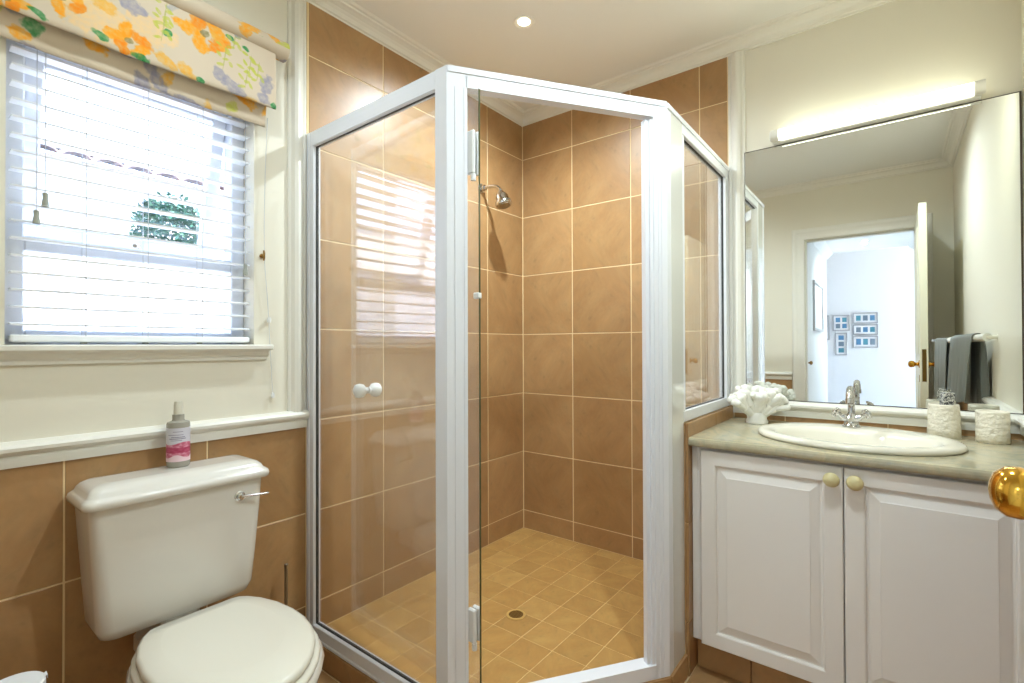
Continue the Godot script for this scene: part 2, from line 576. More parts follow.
func shell() -> void:
	# ceiling slab over bathroom, passage and the room beyond
	var c := bx("ceiling", Vector3(-0.3, CE, -0.3), Vector3(XR + 0.14, CE + 0.2, 2.70), M.ceiling_paint, self, 0.0)
	tag(c, "plain cream ceiling over the bathroom with recessed downlights", "ceiling", "", "structure")
	# floor of the room
	var fs := ST()
	box(fs, Vector3(-0.16, FL - 0.12, -0.16), Vector3(XR + 0.14, FL - 0.003, 2.70))
	var f := fin("floor", fs, M.grout, self)
	tag(f, "brown tiled bathroom floor around the toilet and vanity", "floor", "", "structure")
	var k := 0
	var shp := PackedVector2Array([Vector2(-0.1, -0.1), Vector2(1.212, -0.1), Vector2(1.212, P2.y + 0.004), P1 + Vector2(0.009, 0.010), Vector2(-0.1, P1.y + 0.010)])
	for i in 7:
		for j in 8:
			var a := Vector2(maxf(i * TP, 0.009), maxf(j * TP, 0.009)) + Vector2(0.002, 0.002); var b := Vector2(minf((i + 1) * TP, XR - 0.009), minf((j + 1) * TP, 2.68)) - Vector2(0.002, 0.002)
			for piece in Geometry2D.clip_polygons(PackedVector2Array([a, Vector2(b.x, a.y), b, Vector2(a.x, b.y)]), shp):
				if piece.size() < 3: continue
				var fst := ST()
				column(fst, piece, FL - 0.008, FL)
				fin("tile", fst, tile_mat(k), f)
				k += 1
	# west wall (window): painted wall with the window opening, tiles inside the shower and below the dado
	var st := ST()
	for b in [[Vector3(-0.16, FL - 0.1, -0.16), Vector3(0, CE, 1.604)], [Vector3(-0.16, FL - 0.1, 2.226), Vector3(0, CE, 2.70)], [Vector3(-0.16, FL - 0.1, 1.604), Vector3(0, 1.11, 2.226)], [Vector3(-0.16, 2.0, 1.604), Vector3(0, CE, 2.226)]]:
		box(st, b[0], b[1])
	var ww := fin("wall_west", st, M.paint, self)
	tag(ww, "cream window wall with tan tiles in the shower and below the dado", "wall", "", "structure")
	bx("grout", Vector3(0, -0.01, 0), Vector3(0.0060, 2.46, 1.408), M.grout, ww, 0.0)
	bx("grout", Vector3(0, FL - 0.006, 1.408), Vector3(0.0060, 0.83, ZB), M.grout, ww, 0.0)
	var pw := func(u: float, y: float) -> Array: return [Vector3(0.001, y, u), Vector3(0.0075, y, u)]
	tiled(ww, [0.008, 0.336, 0.691, 1.046, 1.401], rows_up(), pw)
	tiled(ww, [1.4105, 1.756, 2.111, 2.466, ZB], [FL, 0.1102, 0.4652, 0.8202], pw, 40)
	# north wall (mirror)
	st = ST()
	box(st, Vector3(-0.16, FL - 0.1, -0.16), Vector3(XR + 0.14, CE, 0))
	var wn := fin("wall_north", st, M.paint, self)
	tag(wn, "cream mirror wall, tiled to the cornice inside the shower", "wall", "", "structure")
	bx("grout", Vector3(0.0060, -0.01, 0), Vector3(1.197, 2.46, 0.0060), M.grout, wn, 0.0)
	bx("grout", Vector3(1.197, 0.45, 0), Vector3(XR, 0.83, 0.0060), M.grout, wn, 0.0)
	var pn := func(u: float, y: float) -> Array: return [Vector3(u, y, 0.001), Vector3(u, y, 0.0075)]
	tiled(wn, [0.0085, 0.3564, 0.7114, 1.0664, 1.1945], rows_up(), pn, 11)
	tiled(wn, [1.214, 1.4214, 1.7764, XR], [0.4652, 0.8202], pn, 61)
	# east wall
	st = ST()
	box(st, Vector3(XR, FL - 0.1, 0), Vector3(XR + 0.14, CE, 2.70))
	var we := fin("wall_east", st, M.paint, self)
	tag(we, "cream side wall carrying the towel arm next to the vanity", "wall", "", "structure")
	bx("grout", Vector3(XR - 0.004, FL - 0.006, 0.004), Vector3(XR, 0.83, ZB), M.grout, we, 0.0)
	var pe := func(u: float, y: float) -> Array: return [Vector3(XR - 0.0075, y, u), Vector3(XR - 0.001, y, u)]
	tiled(we, [0.64, 0.84, 1.195, 1.55, 1.905, 2.26, ZB], [FL, 0.1102, 0.4652, 0.8202], pe, 23)
	tiled(we, [0.0085, 0.13, 0.485, 0.63], [0.7852, 0.8202], pe, 29)
	# south wall with the doorway
	st = ST()
	box(st, Vector3(0, FL - 0.1, ZB), Vector3(1.18, CE, 2.70))
	box(st, Vector3(1.937, FL - 0.1, ZB), Vector3(XR, CE, 2.70))
	box(st, Vector3(1.18, 2.02, ZB), Vector3(1.937, CE, 2.70))
	var ws := fin("wall_south", st, M.paint, self)
	tag(ws, "cream wall with the open doorway to the passage", "wall", "", "structure")
	bx("grout", Vector3(0.004, FL - 0.006, ZB - 0.004), Vector3(1.08, 0.83, ZB), M.grout, ws, 0.0)
	var ps := func(u: float, y: float) -> Array: return [Vector3(u, y, ZB - 0.0075), Vector3(u, y, ZB - 0.001)]
	tiled(ws, [0.0085, 0.3564, 0.7114, 1.08], [FL, 0.1102, 0.4652, 0.8202], ps, 37)
	# low partition between shower and vanity, tile clad
	st = ST()
	box(st, Vector3(1.105, FL - 0.006, 0.0085), Vector3(1.1965, 0.822, 0.615))
	var wp := fin("wall_partition", st, M.grout, self)
	tag(wp, "low tan tiled partition between shower and vanity", "wall", "", "structure")
	for z in [[0.0095, 0.283], [0.285, 0.637]]:
		bx("tile", Vector3(1.198, 0.4675, z[0]), Vector3(1.2105, 0.826, z[1]), tile_mat(int(z[0] * 30) + 2), wp, 0.0015)
		bx("tile", Vector3(1.198, 0.112, z[0]), Vector3(1.2105, 0.4645, z[1]), tile_mat(int(z[0] * 30) + 5), wp, 0.0015)
		bx("tile", Vector3(1.198, FL + 0.001, z[0]), Vector3(1.2105, 0.109, z[1]), tile_mat(int(z[0] * 30) + 1), wp, 0.0015)
	for j in 3:
		var y: float = [0.002, 0.1125, 0.4675][j]; var y2: float = [0.1095, 0.4645, 0.8195][j]
		for z in [[0.0095, 0.3], [0.303, 0.612]]:
			bx("tile", Vector3(1.098, y, z[0]), Vector3(1.1055, y2, z[1]), tile_mat(j * 5 + 3), wp, 0.0015)
	# shower floor: raised slab with small square tiles, tiled kerb round the edge
	var poly := PackedVector2Array([Vector2(0.0005, 0.0005), Vector2(1.1, 0.0005), Vector2(1.1, 0.62), Vector2(1.196, 0.62), P2 + Vector2(-0.001, -0.001), P1 + Vector2(-0.001, -0.001), Vector2(0.0005, P1.y - 0.001)])
	st = ST()
	column(st, poly, FL - 0.006, -0.0010)
	var sf := fin("shower_floor", st, M.floor_grout, self)
	tag(sf, "honey coloured small square tiles of the shower floor", "floor", "", "structure")
	var inner := PackedVector2Array([Vector2(0.009, 0.009), Vector2(1.096, 0.009), Vector2(1.096, 0.61), Vector2(1.15, 0.64), Vector2(1.15, 0.79), P1 + Vector2(-0.03, -0.035), Vector2(0.009, P1.y - 0.035)])
	var drain := Vector2(0.561, 0.809)
	var p := 0.139
	for i in 9:
		for j in 11:
			var x0 := 0.115 + (i - 1) * p; var z0 := 0.085 + (j - 1) * p
			var cell := PackedVector2Array([Vector2(maxf(x0, 0.0) + 0.0014, maxf(z0, 0.0) + 0.0014), Vector2(x0 + p - 0.0014, maxf(z0, 0.0) + 0.0014), Vector2(x0 + p - 0.0014, z0 + p - 0.0014), Vector2(maxf(x0, 0.0) + 0.0014, z0 + p - 0.0014)])
			for piece in Geometry2D.intersect_polygons(cell, inner):
				var ar := 0.0
				for q in piece.size(): ar += piece[q].cross(piece[(q + 1) % piece.size()])
				if absf(ar) < 0.0006: continue
				st = ST()
				column(st, piece, -0.008, 0.0)
				fin("tile", st, M["floor_tile_%d" % ((i * 3 + j * 2 + i * j) % 5)], sf)
	# kerb tiles: outer faces below the glass
	var runs := [[Vector2(0.009, P1.y), Vector2(P1.x, P1.y), Vector2(0, 1)], [P1, P2, Vector2(0.8213, 0.5705)], [P2, Vector2(1.197, 0.64), Vector2(1, 0)]]
	for r in runs:
		var a: Vector2 = r[0]; var b: Vector2 = r[1]; var nn: Vector2 = r[2]
		var parts := int(maxf(1, round(a.distance_to(b) / 0.36)))
		for q in parts:
			var s: Vector2 = a.lerp(b, float(q) / parts); var e: Vector2 = a.lerp(b, float(q + 1) / parts)
			var d := (e - s).normalized() * 0.0015
			st = ST()
			column(st, PackedVector2Array([s + d, e - d, e - d + nn * 0.009, s + d + nn * 0.009]), FL + 0.001, -0.001)
			fin("kerb_tile", st, tile_mat(q * 3 + parts), sf)

func mouldings() -> void:
	# cornice all round, an S profile
	var pr := PackedVector2Array([Vector2(0, 0), Vector2(0.010, 0), Vector2(0.011, 0.006), Vector2(0.018, 0.009), Vector2(0.0195, 0.014), Vector2(0.024, 0.024), Vector2(0.033, 0.034), Vector2(0.046, 0.040), Vector2(0.056, 0.043), Vector2(0.058, 0.049), Vector2(0.068, 0.051), Vector2(0.075, 0.059), Vector2(0, 0.059)])
	var cs := [Vector3(0, CB, 0), Vector3(XR, CB, 0), Vector3(XR, CB, ZB), Vector3(0, CB, ZB), Vector3(0, CB, 0)]
	var os := [Vector3(1, 0, 1), Vector3(-1, 0, 1), Vector3(-1, 0, -1), Vector3(1, 0, -1), Vector3(1, 0, 1)]
	var names := ["along the mirror wall", "above the towel arm", "above the doorway", "above the window"]
	for i in 4:
		var st := ST()
		mould(st, pr, [cs[i], cs[i + 1]], [os[i], os[i + 1]])
		tag(fin("trim_%d" % (i + 1), st, M.cornice, self), "white moulded ceiling cornice " + names[i], "cornice", "", "structure")
	# dado rail profile
	var dp := PackedVector2Array([Vector2(0, 0), Vector2(0.016, 0), Vector2(0.018, 0.012), Vector2(0.019, 0.024), Vector2(0.017, 0.03), Vector2(0.026, 0.035), Vector2(0.033, 0.043), Vector2(0.034, 0.052), Vector2(0.028, 0.060), Vector2(0.018, 0.063), Vector2(0.012, 0.066), Vector2(0, 0.067)])
	var y := 0.798
	var t1 := ST()
	mould(t1, dp, [Vector3(0, y, 1.412), Vector3(0, y, ZB)], [Vector3(1, 0, 0), Vector3(1, 0, -1)])
	tag(fin("trim_5", t1, M.trim, self), "white dado rail below the window behind the cistern", "dado rail", "", "structure")
	var t2 := ST()
	mould(t2, dp, [Vector3(1.2115, y, 0), Vector3(XR, y, 0)], [Vector3(0, 0, 1), Vector3(-1, 0, 1)])
	tag(fin("trim_6", t2, M.trim, self), "cream dado rail under the mirror behind the tap", "dado rail", "", "structure")
	var t3 := ST()
	mould(t3, dp, [Vector3(XR, y, 0), Vector3(XR, y, ZB)], [Vector3(-1, 0, 1), Vector3(-1, 0, -1)])
	tag(fin("trim_7", t3, M.trim, self), "cream dado rail on the side wall below the towels", "dado rail", "", "structure")
	var t4 := ST()
	mould(t4, dp, [Vector3(0, y, ZB), Vector3(1.082, y, ZB)], [Vector3(1, 0, -1), Vector3(0, 0, -1)])
	tag(fin("trim_8", t4, M.trim, self), "cream dado rail on the doorway wall", "dado rail", "", "structure")
	# upright trims where paint meets shower tiles
	var vp := PackedVector2Array([Vector2(0, 0), Vector2(0.010, 0), Vector2(0.013, 0.006), Vector2(0.011, 0.014), Vector2(0.019, 0.019), Vector2(0.025, 0.030), Vector2(0.026, 0.040), Vector2(0.021, 0.052), Vector2(0.010, 0.060), Vector2(0.008, 0.070), Vector2(0, 0.072)])
	var v1 := ST()
	mould(v1, vp, [Vector3(0, y + 0.03, 1.412), Vector3(0, CB, 1.412)], [Vector3(1, 0, 0), Vector3(1, 0, 0)], Vector3(0, 0, 1))
	tag(fin("trim_9", v1, M.trim, self), "white upright moulding between window and shower glass", "moulding", "", "structure")
	var v2 := ST()
	mould(v2, vp, [Vector3(1.1975, 0.83, 0), Vector3(1.1975, CB, 0)], [Vector3(0, 0, 1), Vector3(0, 0, 1)], Vector3(1, 0, 0))
	tag(fin("trim_10", v2, M.trim, self), "white upright moulding between shower and mirror", "moulding", "", "structure")

func window_and_outside() -> void:
	var w := thing("window_1", "white casement window behind the venetian blind", "window", "", "structure")
	var z0 := 1.604; var z1 := 2.226; var y0 := 1.11; var y1 := 2.0
	# frame
	var fr := [[Vector3(-0.14, y0, z0), Vector3(-0.075, y1, z0 + 0.045)], [Vector3(-0.14, y0, z1 - 0.045), Vector3(-0.075, y1, z1)],
		[Vector3(-0.14, y0, z0 + 0.045), Vector3(-0.075, y0 + 0.045, z1 - 0.045)], [Vector3(-0.14, y1 - 0.045, z0 + 0.045), Vector3(-0.075, y1, z1 - 0.045)], [Vector3(-0.14, 1.372, z0 + 0.045), Vector3(-0.075, 1.414, z1 - 0.045)]]
	for b in fr: bx("frame_bar", b[0], b[1], M.frame, w, 0.004)
	# fixed lower pane and top-hung sash, slightly open
	bx("pane", Vector3(-0.11, y0 + 0.045, z0 + 0.045), Vector3(-0.106, 1.372, z1 - 0.045), M.glass, w, 0.0)
	var sash := Node3D.new()
	sash.name = "sash"
	w.add_child(sash)
	sash.position = Vector3(-0.12, y1 - 0.045, 0)
	sash.rotation_degrees.z = -14.0
	var h := y1 - 0.045 - 1.414
	for b in [[Vector3(-0.02, -h, z0 + 0.047), Vector3(0.02, 0, z0 + 0.09)], [Vector3(-0.02, -h, z1 - 0.09), Vector3(0.02, 0, z1 - 0.047)], [Vector3(-0.02, -h, z0 + 0.09), Vector3(0.02, -h + 0.045, z1 - 0.09)], [Vector3(-0.02, -0.045, z0 + 0.09), Vector3(0.02, 0, z1 - 0.09)]]:
		bx("sash_bar", b[0], b[1], M.frame, sash, 0.004)
	bx("pane", Vector3(-0.003, -h + 0.045, z0 + 0.09), Vector3(0.003, -0.045, z1 - 0.09), M.glass, sash, 0.0)
	var st := ST()
	tube(st, [Vector3(-0.085, 1.425, 1.93), Vector3(-0.16, 1.44, 1.90), Vector3(-0.225, 1.445, 1.88)], 0.006, 8)
	fin("stay", st, M.satin_steel, w)
	# sill
	st = ST()
	box(st, Vector3(-0.075, 1.1101, 1.6045), Vector3(0.002, 1.1138, 2.2255))
	box(st, Vector3(0.0, 1.095, 1.553), Vector3(0.045, 1.114, 2.28), 0.004)
	mould(st, PackedVector2Array([Vector2(0, -0.034), Vector2(0.010, -0.034), Vector2(0.012, -0.024), Vector2(0.018, -0.018), Vector2(0.022, -0.006), Vector2(0.028, 0), Vector2(0, 0)]), [Vector3(0, 1.095, 1.560), Vector3(0, 1.095, 2.272)], [Vector3(1, 0, 0), Vector3(1, 0, 0)])
	fin("sill", st, M.trim, w)

	# venetian blind in the recess
	var vb := thing("venetian_blind", "white slatted venetian blind lowered inside the window recess", "blind")
	bx("head_rail", Vector3(-0.062, 1.957, 1.612), Vector3(-0.008, 1.998, 2.218), M.slat, vb, 0.003)
	st = ST()
	var rows := []
	for i in 7:
		var t := i / 6.0
		var r := []
		for j in 2:
			r.append(Vector3(-0.0245 + 0.049 * t, 0.0022 * (1.0 - pow(2.0 * t - 1.0, 2.0)) + (t - 0.5) * -0.003, -0.3 + 0.6 * j))
		rows.append(r)
	sheet(st, rows, 0.0048)
	var slat := done(st)
	var y := 1.171
	while y < 1.94:
		mi("slat", slat, M.slat, vb, Vector3(-0.034, y, 1.914))
		y += 0.0455
	bx("bottom_rail", Vector3(-0.060, 1.121, 1.614), Vector3(-0.008, 1.141, 2.214), M.slat, vb, 0.004)
	for z in [2.063, 1.916, 1.765]:
		for x in [-0.0585, -0.0095]:
			st = ST()
			tube(st, [Vector3(x, 1.125, z), Vector3(x, 1.96, z)], 0.0011, 5)
			fin("ladder_cord", st, M.cord, vb)
		st = ST()
		lathe(st, [Vector2(0, 0), Vector2(0.008, 0), Vector2(0.008, 0.004), Vector2(0, 0.006)], Vector3(-0.034, 1.1165, z))
		fin("cord_button", st, M.tassel, vb)
	for c in [[2.150, 1.520], [2.167, 1.470], [1.632, 1.395]]:
		st = ST()
		tube(st, [Vector3(-0.004, 1.96, c[0]), Vector3(-0.003, c[1], c[0])], 0.0011, 5)
		var cd := fin("pull_cord", st, M.cord, vb)
		st = ST()
		lathe(st, [Vector2(0, 0), Vector2(0.008, 0), Vector2(0.0075, 0.012), Vector2(0.0055, 0.02), Vector2(0.0065, 0.034), Vector2(0.003, 0.037), Vector2(0, 0.037)], Vector3(-0.003, c[1] - 0.034, c[0]), Vector3.UP, 12)
		fin("tassel", st, M.tassel, cd)

	# roman blind, drawn up: cloth folded in two layers below a covered pole
	var rb := thing("roman_blind", "floral roman blind in orange and violet drawn up above the window", "blind")
	var za := 1.556; var zb := 2.275
	var prof := [Vector2(0.050, 2.190), Vector2(0.058, 2.165), Vector2(0.061, 2.10), Vector2(0.064, 2.02), Vector2(0.066, 1.965), Vector2(0.0655, 1.953), Vector2(0.062, 1.949), Vector2(0.058, 1.951), Vector2(0.052, 1.965), Vector2(0.046, 1.99)]
	for layer in 2:
		if layer == 1:
			prof = [Vector2(0.040, 2.02), Vector2(0.036, 1.95), Vector2(0.031, 1.925), Vector2(0.0295, 1.905), Vector2(0.028, 1.893), Vector2(0.024, 1.889), Vector2(0.019, 1.892), Vector2(0.015, 1.92), Vector2(0.012, 1.96)]
		var za2 := za + 0.022 * layer
		var sec := []; var uvs := []
		var nz := 24
		var acc := 0.0
		for i in prof.size():
			if i > 0: acc += prof[i].distance_to(prof[i - 1])
			var r := []; var uv := []
			for j in nz + 1:
				var z := lerpf(za2, zb, float(j) / nz)
				var wv := 0.0025 * sin(z * 31.0 + layer) * clampf(acc * 8.0, 0.0, 1.0)
				r.append(Vector3(prof[i].x + wv, prof[i].y + 0.003 * sin(z * 9.0) * clampf(acc * 6.0, 0, 1), z))
				uv.append(Vector2((2.29 - z) / 0.75, (acc - 0.04 + 0.33 * layer) / 0.75))
			sec.append(r); uvs.append(uv)
		st = ST()
		sheet(st, sec, 0.0016, uvs)
		fin(["front_fold", "rear_fold"][layer], st, M.floral_cloth, rb)
	# covered pole
	sb()
	var n := 20
	var zs := [1.512, 1.53, 1.70, 1.90, 2.10, 2.30]
	for i in zs.size() - 1:
		for k in n:
			var P := func(zz: float, kk: int) -> Vector3:
				var t := TAU * kk / n
				return Vector3(0.042 + 0.034 * cos(t), 2.183 + 0.034 * sin(t), zz)
			var U := func(zz: float, kk: int) -> Vector2: return Vector2((2.29 - zz) / 0.75, 0.45 + kk * 0.213 / n / 0.75)
			var a: Vector3 = P.call(zs[i], k); var b: Vector3 = P.call(zs[i], k + 1); var c: Vector3 = P.call(zs[i + 1], k + 1); var d: Vector3 = P.call(zs[i + 1], k)
			tri(a, b, c, 0, U.call(zs[i], k), U.call(zs[i], k + 1), U.call(zs[i + 1], k + 1))
			tri(a, c, d, 0, U.call(zs[i], k), U.call(zs[i + 1], k + 1), U.call(zs[i + 1], k))
	for e in [0, zs.size() - 1]:
		var cc := Vector3(0.042, 2.183, zs[e])
		for k in n:
			var a := Vector3(0.042 + 0.034 * cos(TAU * k / n), 2.183 + 0.034 * sin(TAU * k / n), zs[e])
			var b := Vector3(0.042 + 0.034 * cos(TAU * (k + 1) / n), 2.183 + 0.034 * sin(TAU * (k + 1) / n), zs[e])
			if e == 0: tri(cc, b, a, -1)
			else: tri(cc, a, b, -1)
	st = ST()
	se(st)
	fin("covered_pole", st, M.floral_cloth, rb)
	st = ST()
	tube(st, arc([Vector3(0.020, 1.93, 1.566), Vector3(0.012, 1.70, 1.571), Vector3(0.016, 1.44, 1.575), Vector3(0.012, 1.25, 1.560), Vector3(0.012, 0.935, 1.543)], 5), 0.0013, 6)
	var cord := fin("pull_cord", st, M.cord, rb)
	st = ST()
	lathe(st, [Vector2(0, 0), Vector2(0.006, 0.001), Vector2(0.0065, 0.012), Vector2(0.0035, 0.02), Vector2(0, 0.021)], Vector3(0.012, 0.920, 1.5425), Vector3.UP, 12)
	fin("cord_end", st, M.white_plastic, cord)
	st = ST()
	lathe(st, [Vector2(0, -0.011), Vector2(0.006, -0.009), Vector2(0.0075, 0), Vector2(0.006, 0.009), Vector2(0, 0.011)], Vector3(0.012, 1.203, 1.556), Vector3.UP, 12)
	fin("cord_bead", st, M.white_plastic, cord)
	# cleat on the wall
	st = ST()
	lathe(st, [Vector2(0, 0), Vector2(0.008, 0), Vector2(0.008, 0.004), Vector2(0.004, 0.006), Vector2(0.004, 0.018), Vector2(0, 0.018)], Vector3(0, 1.433, 1.577), Vector3.RIGHT, 14)
	tube(st, [Vector3(0.016, 1.415, 1.577), Vector3(0.018, 1.425, 1.577), Vector3(0.018, 1.441, 1.577), Vector3(0.016, 1.451, 1.577)], [0.003, 0.004, 0.004, 0.003], 8)
	tag(fin("cord_cleat", st, M.old_brass, self), "small brass cord cleat on the wall beside the window", "cleat")

	# outside: ground, neighbour's white wall with a clay tile roof, a shrub
	var gr := bx("ground", Vector3(-30, FL - 0.9, -20), Vector3(-0.2, FL - 0.4, 24), M.paving, self, 0.0)
	tag(gr, "pale paving outside the window", "paving", "", "structure")
	var nh := thing("neighbour_house", "white neighbouring house with clay roof seen through the blind", "house")
	bx("wall", Vector3(-8, FL - 0.4, -6), Vector3(-3.75, 2.72, 8), M.plaster_white, nh, 0.01)
	var slab := bx("roof_deck", Vector3(-3.0, -0.05, -7), Vector3(0, 0, 7), M.roof_clay, nh, 0.0)
	slab.position = Vector3(-5.1, 3.22, 1.0)
	slab.rotation_degrees.z = -17.0
	st = ST()
	var half := []
	for s2 in 2:
		var lp := PackedVector3Array()
		for k in 9:
			var t := PI * k / 8.0
			lp.append(Vector3(0.42 * s2, 0.055 * sin(t), 0.105 * cos(t)))
		for k in 9:
			var t := PI * (8 - k) / 8.0
			lp.append(Vector3(0.42 * s2, 0.043 * sin(t), 0.092 * cos(t)))
		half.append(lp)
	loft(st, half, false)
	var rt := done(st)
	for i in 22:
		for j in 3:
			var o := mi("roof_tile", rt, M.roof_clay, nh)
			o.rotation_degrees.z = -17.0 + 180.0
			o.transform = Transform3D(Basis(Vector3(0, 0, 1), deg_to_rad(-17.0)) * Basis(Vector3.UP, 0.0), Vector3(-3.95 - j * 0.38, 2.80 + j * 0.38 * 0.31, -1.6 + i * 0.215))
	var gw := bx("garden_wall", Vector3(-2.85, FL - 0.4, -4), Vector3(-2.70, 1.905, 7), M.garden_plaster, self, 0.01)
	tag(gw, "pale garden wall in front of the shrub outside", "garden wall", "", "structure")
	var sh := thing("shrub", "green leafy shrub rising behind the pale garden wall", "shrub")
	st = ST()
	for k in 5:
		tube(st, arc([Vector3(-3.22, FL - 0.4, 0.86), Vector3(-3.22 + 0.05 * k - 0.1, 0.8, 0.80 + 0.03 * k), Vector3(-3.22 + 0.08 * k - 0.16, 2.0, 0.70 + 0.08 * k)], 4), [0.02, 0.018, 0.016, 0.014, 0.013, 0.011, 0.01, 0.008, 0.005], 6)
	fin("stem", st, M.stem, sh)
	st = ST()
	st.set_smooth_group(-1)
	rng.seed = 31
	for k in 3600:
		var d := Vector3(rng.randf_range(-1, 1), rng.randf_range(-1, 1), rng.randf_range(-1, 1))
		if d.length() > 1.0: d = d.normalized() * rng.randf_range(0.7, 1.0)
		var c := Vector3(-3.22, 2.08, 0.86) + d * Vector3(0.30, 0.36, 0.27)
		var ax := Vector3(rng.randf_range(-1, 1), rng.randf_range(-0.6, 1), rng.randf_range(-1, 1)).normalized()
		var sd := ax.cross(Vector3(rng.randf_range(-1, 1), 1, rng.randf_range(-1, 1))).normalized()
		var l := rng.randf_range(0.035, 0.06)
		for q in [[c, c + ax * l * 0.5 + sd * l * 0.28, c + ax * l], [c, c + ax * l, c + ax * l * 0.5 - sd * l * 0.28]]:
			for v in q: st.add_vertex(v)
	var fo := fin("foliage", st, M.leaf, sh)
	fo.set_meta("kind", "stuff")

func shower() -> void:
	var s := thing("shower_enclosure", "white framed glass corner shower enclosure with its door swung inwards", "shower")
	var d := (P2 - P1).normalized()               # along the door opening
	var inn := Vector2(d.y, -d.x)                 # into the shower
	if inn.dot(-P1) < 0: inn = -inn
	var st := ST()
	# corner post by the toilet side
	var a := P1 + d * 0.062
	column(st, PackedVector2Array([Vector2(0.722, P1.y), P1, a, a + inn * 0.035, P1 + inn * 0.05 + d * 0.012, Vector2(0.722, P1.y - 0.035)]), 0.0, YT)
	# raised ribs on its door face
	for r in [[0.024, 0.027], [0.052, 0.061]]:
		column(st, PackedVector2Array([P1 + d * r[0], P1 + d * r[0] - inn * 0.0022, P1 + d * r[1] - inn * 0.0022, P1 + d * r[1]]), 0.003, YT - 0.06)
	fin("corner_post", st, M.frame, s)
	# corner post by the vanity side with door stop
	st = ST()
	var b := P2 - d * 0.052
	column(st, PackedVector2Array([b, P2, Vector2(P2.x, P2.y - 0.035), Vector2(P2.x - 0.035, P2.y - 0.035), b + inn * 0.035]), 0.0, YT)
	column(st, PackedVector2Array([b - d * 0.026 + inn * 0.012, b + inn * 0.012, b + inn * 0.034, b - d * 0.026 + inn * 0.034]), 0.04, YT - 0.065)
	column(st, PackedVector2Array([b - d * 0.012 + inn * 0.004, b + inn * 0.004, b + inn * 0.012, b - d * 0.012 + inn * 0.012]), 0.04, YT - 0.065)
	for r in [[0.020, 0.023], [0.034, 0.036]]:
		column(st, PackedVector2Array([P2 - d * r[0], P2 - d * r[0] - inn * 0.0022, P2 - d * r[1] - inn * 0.0022, P2 - d * r[1]]), 0.003, YT - 0.02)
	fin("corner_post", st, M.frame, s)
	# wall channel
	st = ST()
	box(st, Vector3(0.008, 0.0, P1.y - 0.032), Vector3(0.050, YT - 0.001, P1.y - 0.001), 0.002)
	box(st, Vector3(0.008, 0.0, P1.y - 0.034), Vector3(0.026, YT - 0.001, P1.y + 0.003), 0.002)
	fin("wall_channel", st, M.frame, s)
	# rails of the left panel
	st = ST()
	box(st, Vector3(0.008, YT - 0.056, P1.y - 0.033), Vector3(0.722, YT, P1.y), 0.002)
	fin("top_rail", st, M.frame, s)
	st = ST()
	box(st, Vector3(0.050, 0.0, P1.y - 0.033), Vector3(0.722, 0.052, P1.y), 0.002)
	box(st, Vector3(0.026, 0.0, P1.y - 0.01), Vector3(0.722, 0.012, P1.y + 0.004), 0.002)
	fin("bottom_rail", st, M.frame, s)
	bx("glass_panel", Vector3(0.050, 0.052, P1.y - 0.020), Vector3(0.722, YT - 0.056, P1.y - 0.015), M.glass, s, 0.0)
	# dark rubber seals in the glass channel
	st = ST()
	box(st, Vector3(0.0500, 0.052, P1.y - 0.023), Vector3(0.0525, YT - 0.056, P1.y - 0.013))
	box(st, Vector3(0.0545, 0.052, P1.y - 0.023), Vector3(0.7215, 0.0545, P1.y - 0.013))
	box(st, Vector3(0.0545, YT - 0.0580, P1.y - 0.021), Vector3(0.7215, YT - 0.056, P1.y - 0.014))
	fin("seal", st, M.seal, s)
	# rails over and under the door opening
	for r in [[YT - 0.058, YT - 0.0002, "top_rail", 0.033], [0.0, 0.045, "threshold", 0.05]]:
		st = ST()
		var p0 := P1 + d * 0.058; var p1 := P2 - d * 0.048
		column(st, PackedVector2Array([p0, p1, p1 + inn * r[3], p0 + inn * r[3]]), r[0], r[1])
		if r[0] > 1.0:
			column(st, PackedVector2Array([P1 - inn * 0.003 + d * 0.003, P2 - inn * 0.003 - d * 0.003, P2 - d * 0.003, P1 + d * 0.003]), YT - 0.018, YT - 0.0005)
		fin(r[2], st, M.frame, s)
	# right panel on the low partition, wide white side panel next to the door
	st = ST()
	box(st, Vector3(P2.x - 0.034, 0.0, 0.640), Vector3(P2.x, YT - 0.0004, P2.y - 0.036), 0.0015)
	fin("side_panel", st, M.gloss_white, s)
	st = ST()
	box(st, Vector3(P2.x - 0.034, 0.828, 0.008), Vector3(P2.x, 0.868, 0.640), 0.002)
	fin("bottom_rail", st, M.frame, s)
	st = ST()
	box(st, Vector3(P2.x - 0.034, YT - 0.056, 0.008), Vector3(P2.x, YT, 0.640), 0.002)
	box(st, Vector3(P2.x - 0.002, YT - 0.020, 0.010), Vector3(P2.x + 0.004, YT - 0.002, P2.y - 0.004), 0.001)
	fin("top_rail", st, M.frame, s)
	st = ST()
	box(st, Vector3(P2.x - 0.034, 0.868, 0.008), Vector3(P2.x, YT - 0.056, 0.060), 0.002)
	fin("wall_channel", st, M.frame, s)
	st = ST()
	box(st, Vector3(P2.x - 0.034, 0.868, 0.618), Vector3(P2.x - 0.0005, YT - 0.056, 0.640), 0.002)
	fin("stile", st, M.frame, s)
	bx("glass_panel", Vector3(P2.x - 0.020, 0.868, 0.060), Vector3(P2.x - 0.015, YT - 0.056, 0.618), M.glass, s, 0.0)
	st = ST()
	box(st, Vector3(P2.x - 0.022, 0.868, 0.060), Vector3(P2.x - 0.012, YT - 0.056, 0.0625))
	box(st, Vector3(P2.x - 0.022, YT - 0.0585, 0.0625), Vector3(P2.x - 0.012, YT - 0.056, 0.618))
	box(st, Vector3(P2.x - 0.022, 0.868, 0.0625), Vector3(P2.x - 0.012, 0.8705, 0.618))
	fin("seal", st, M.seal, s)
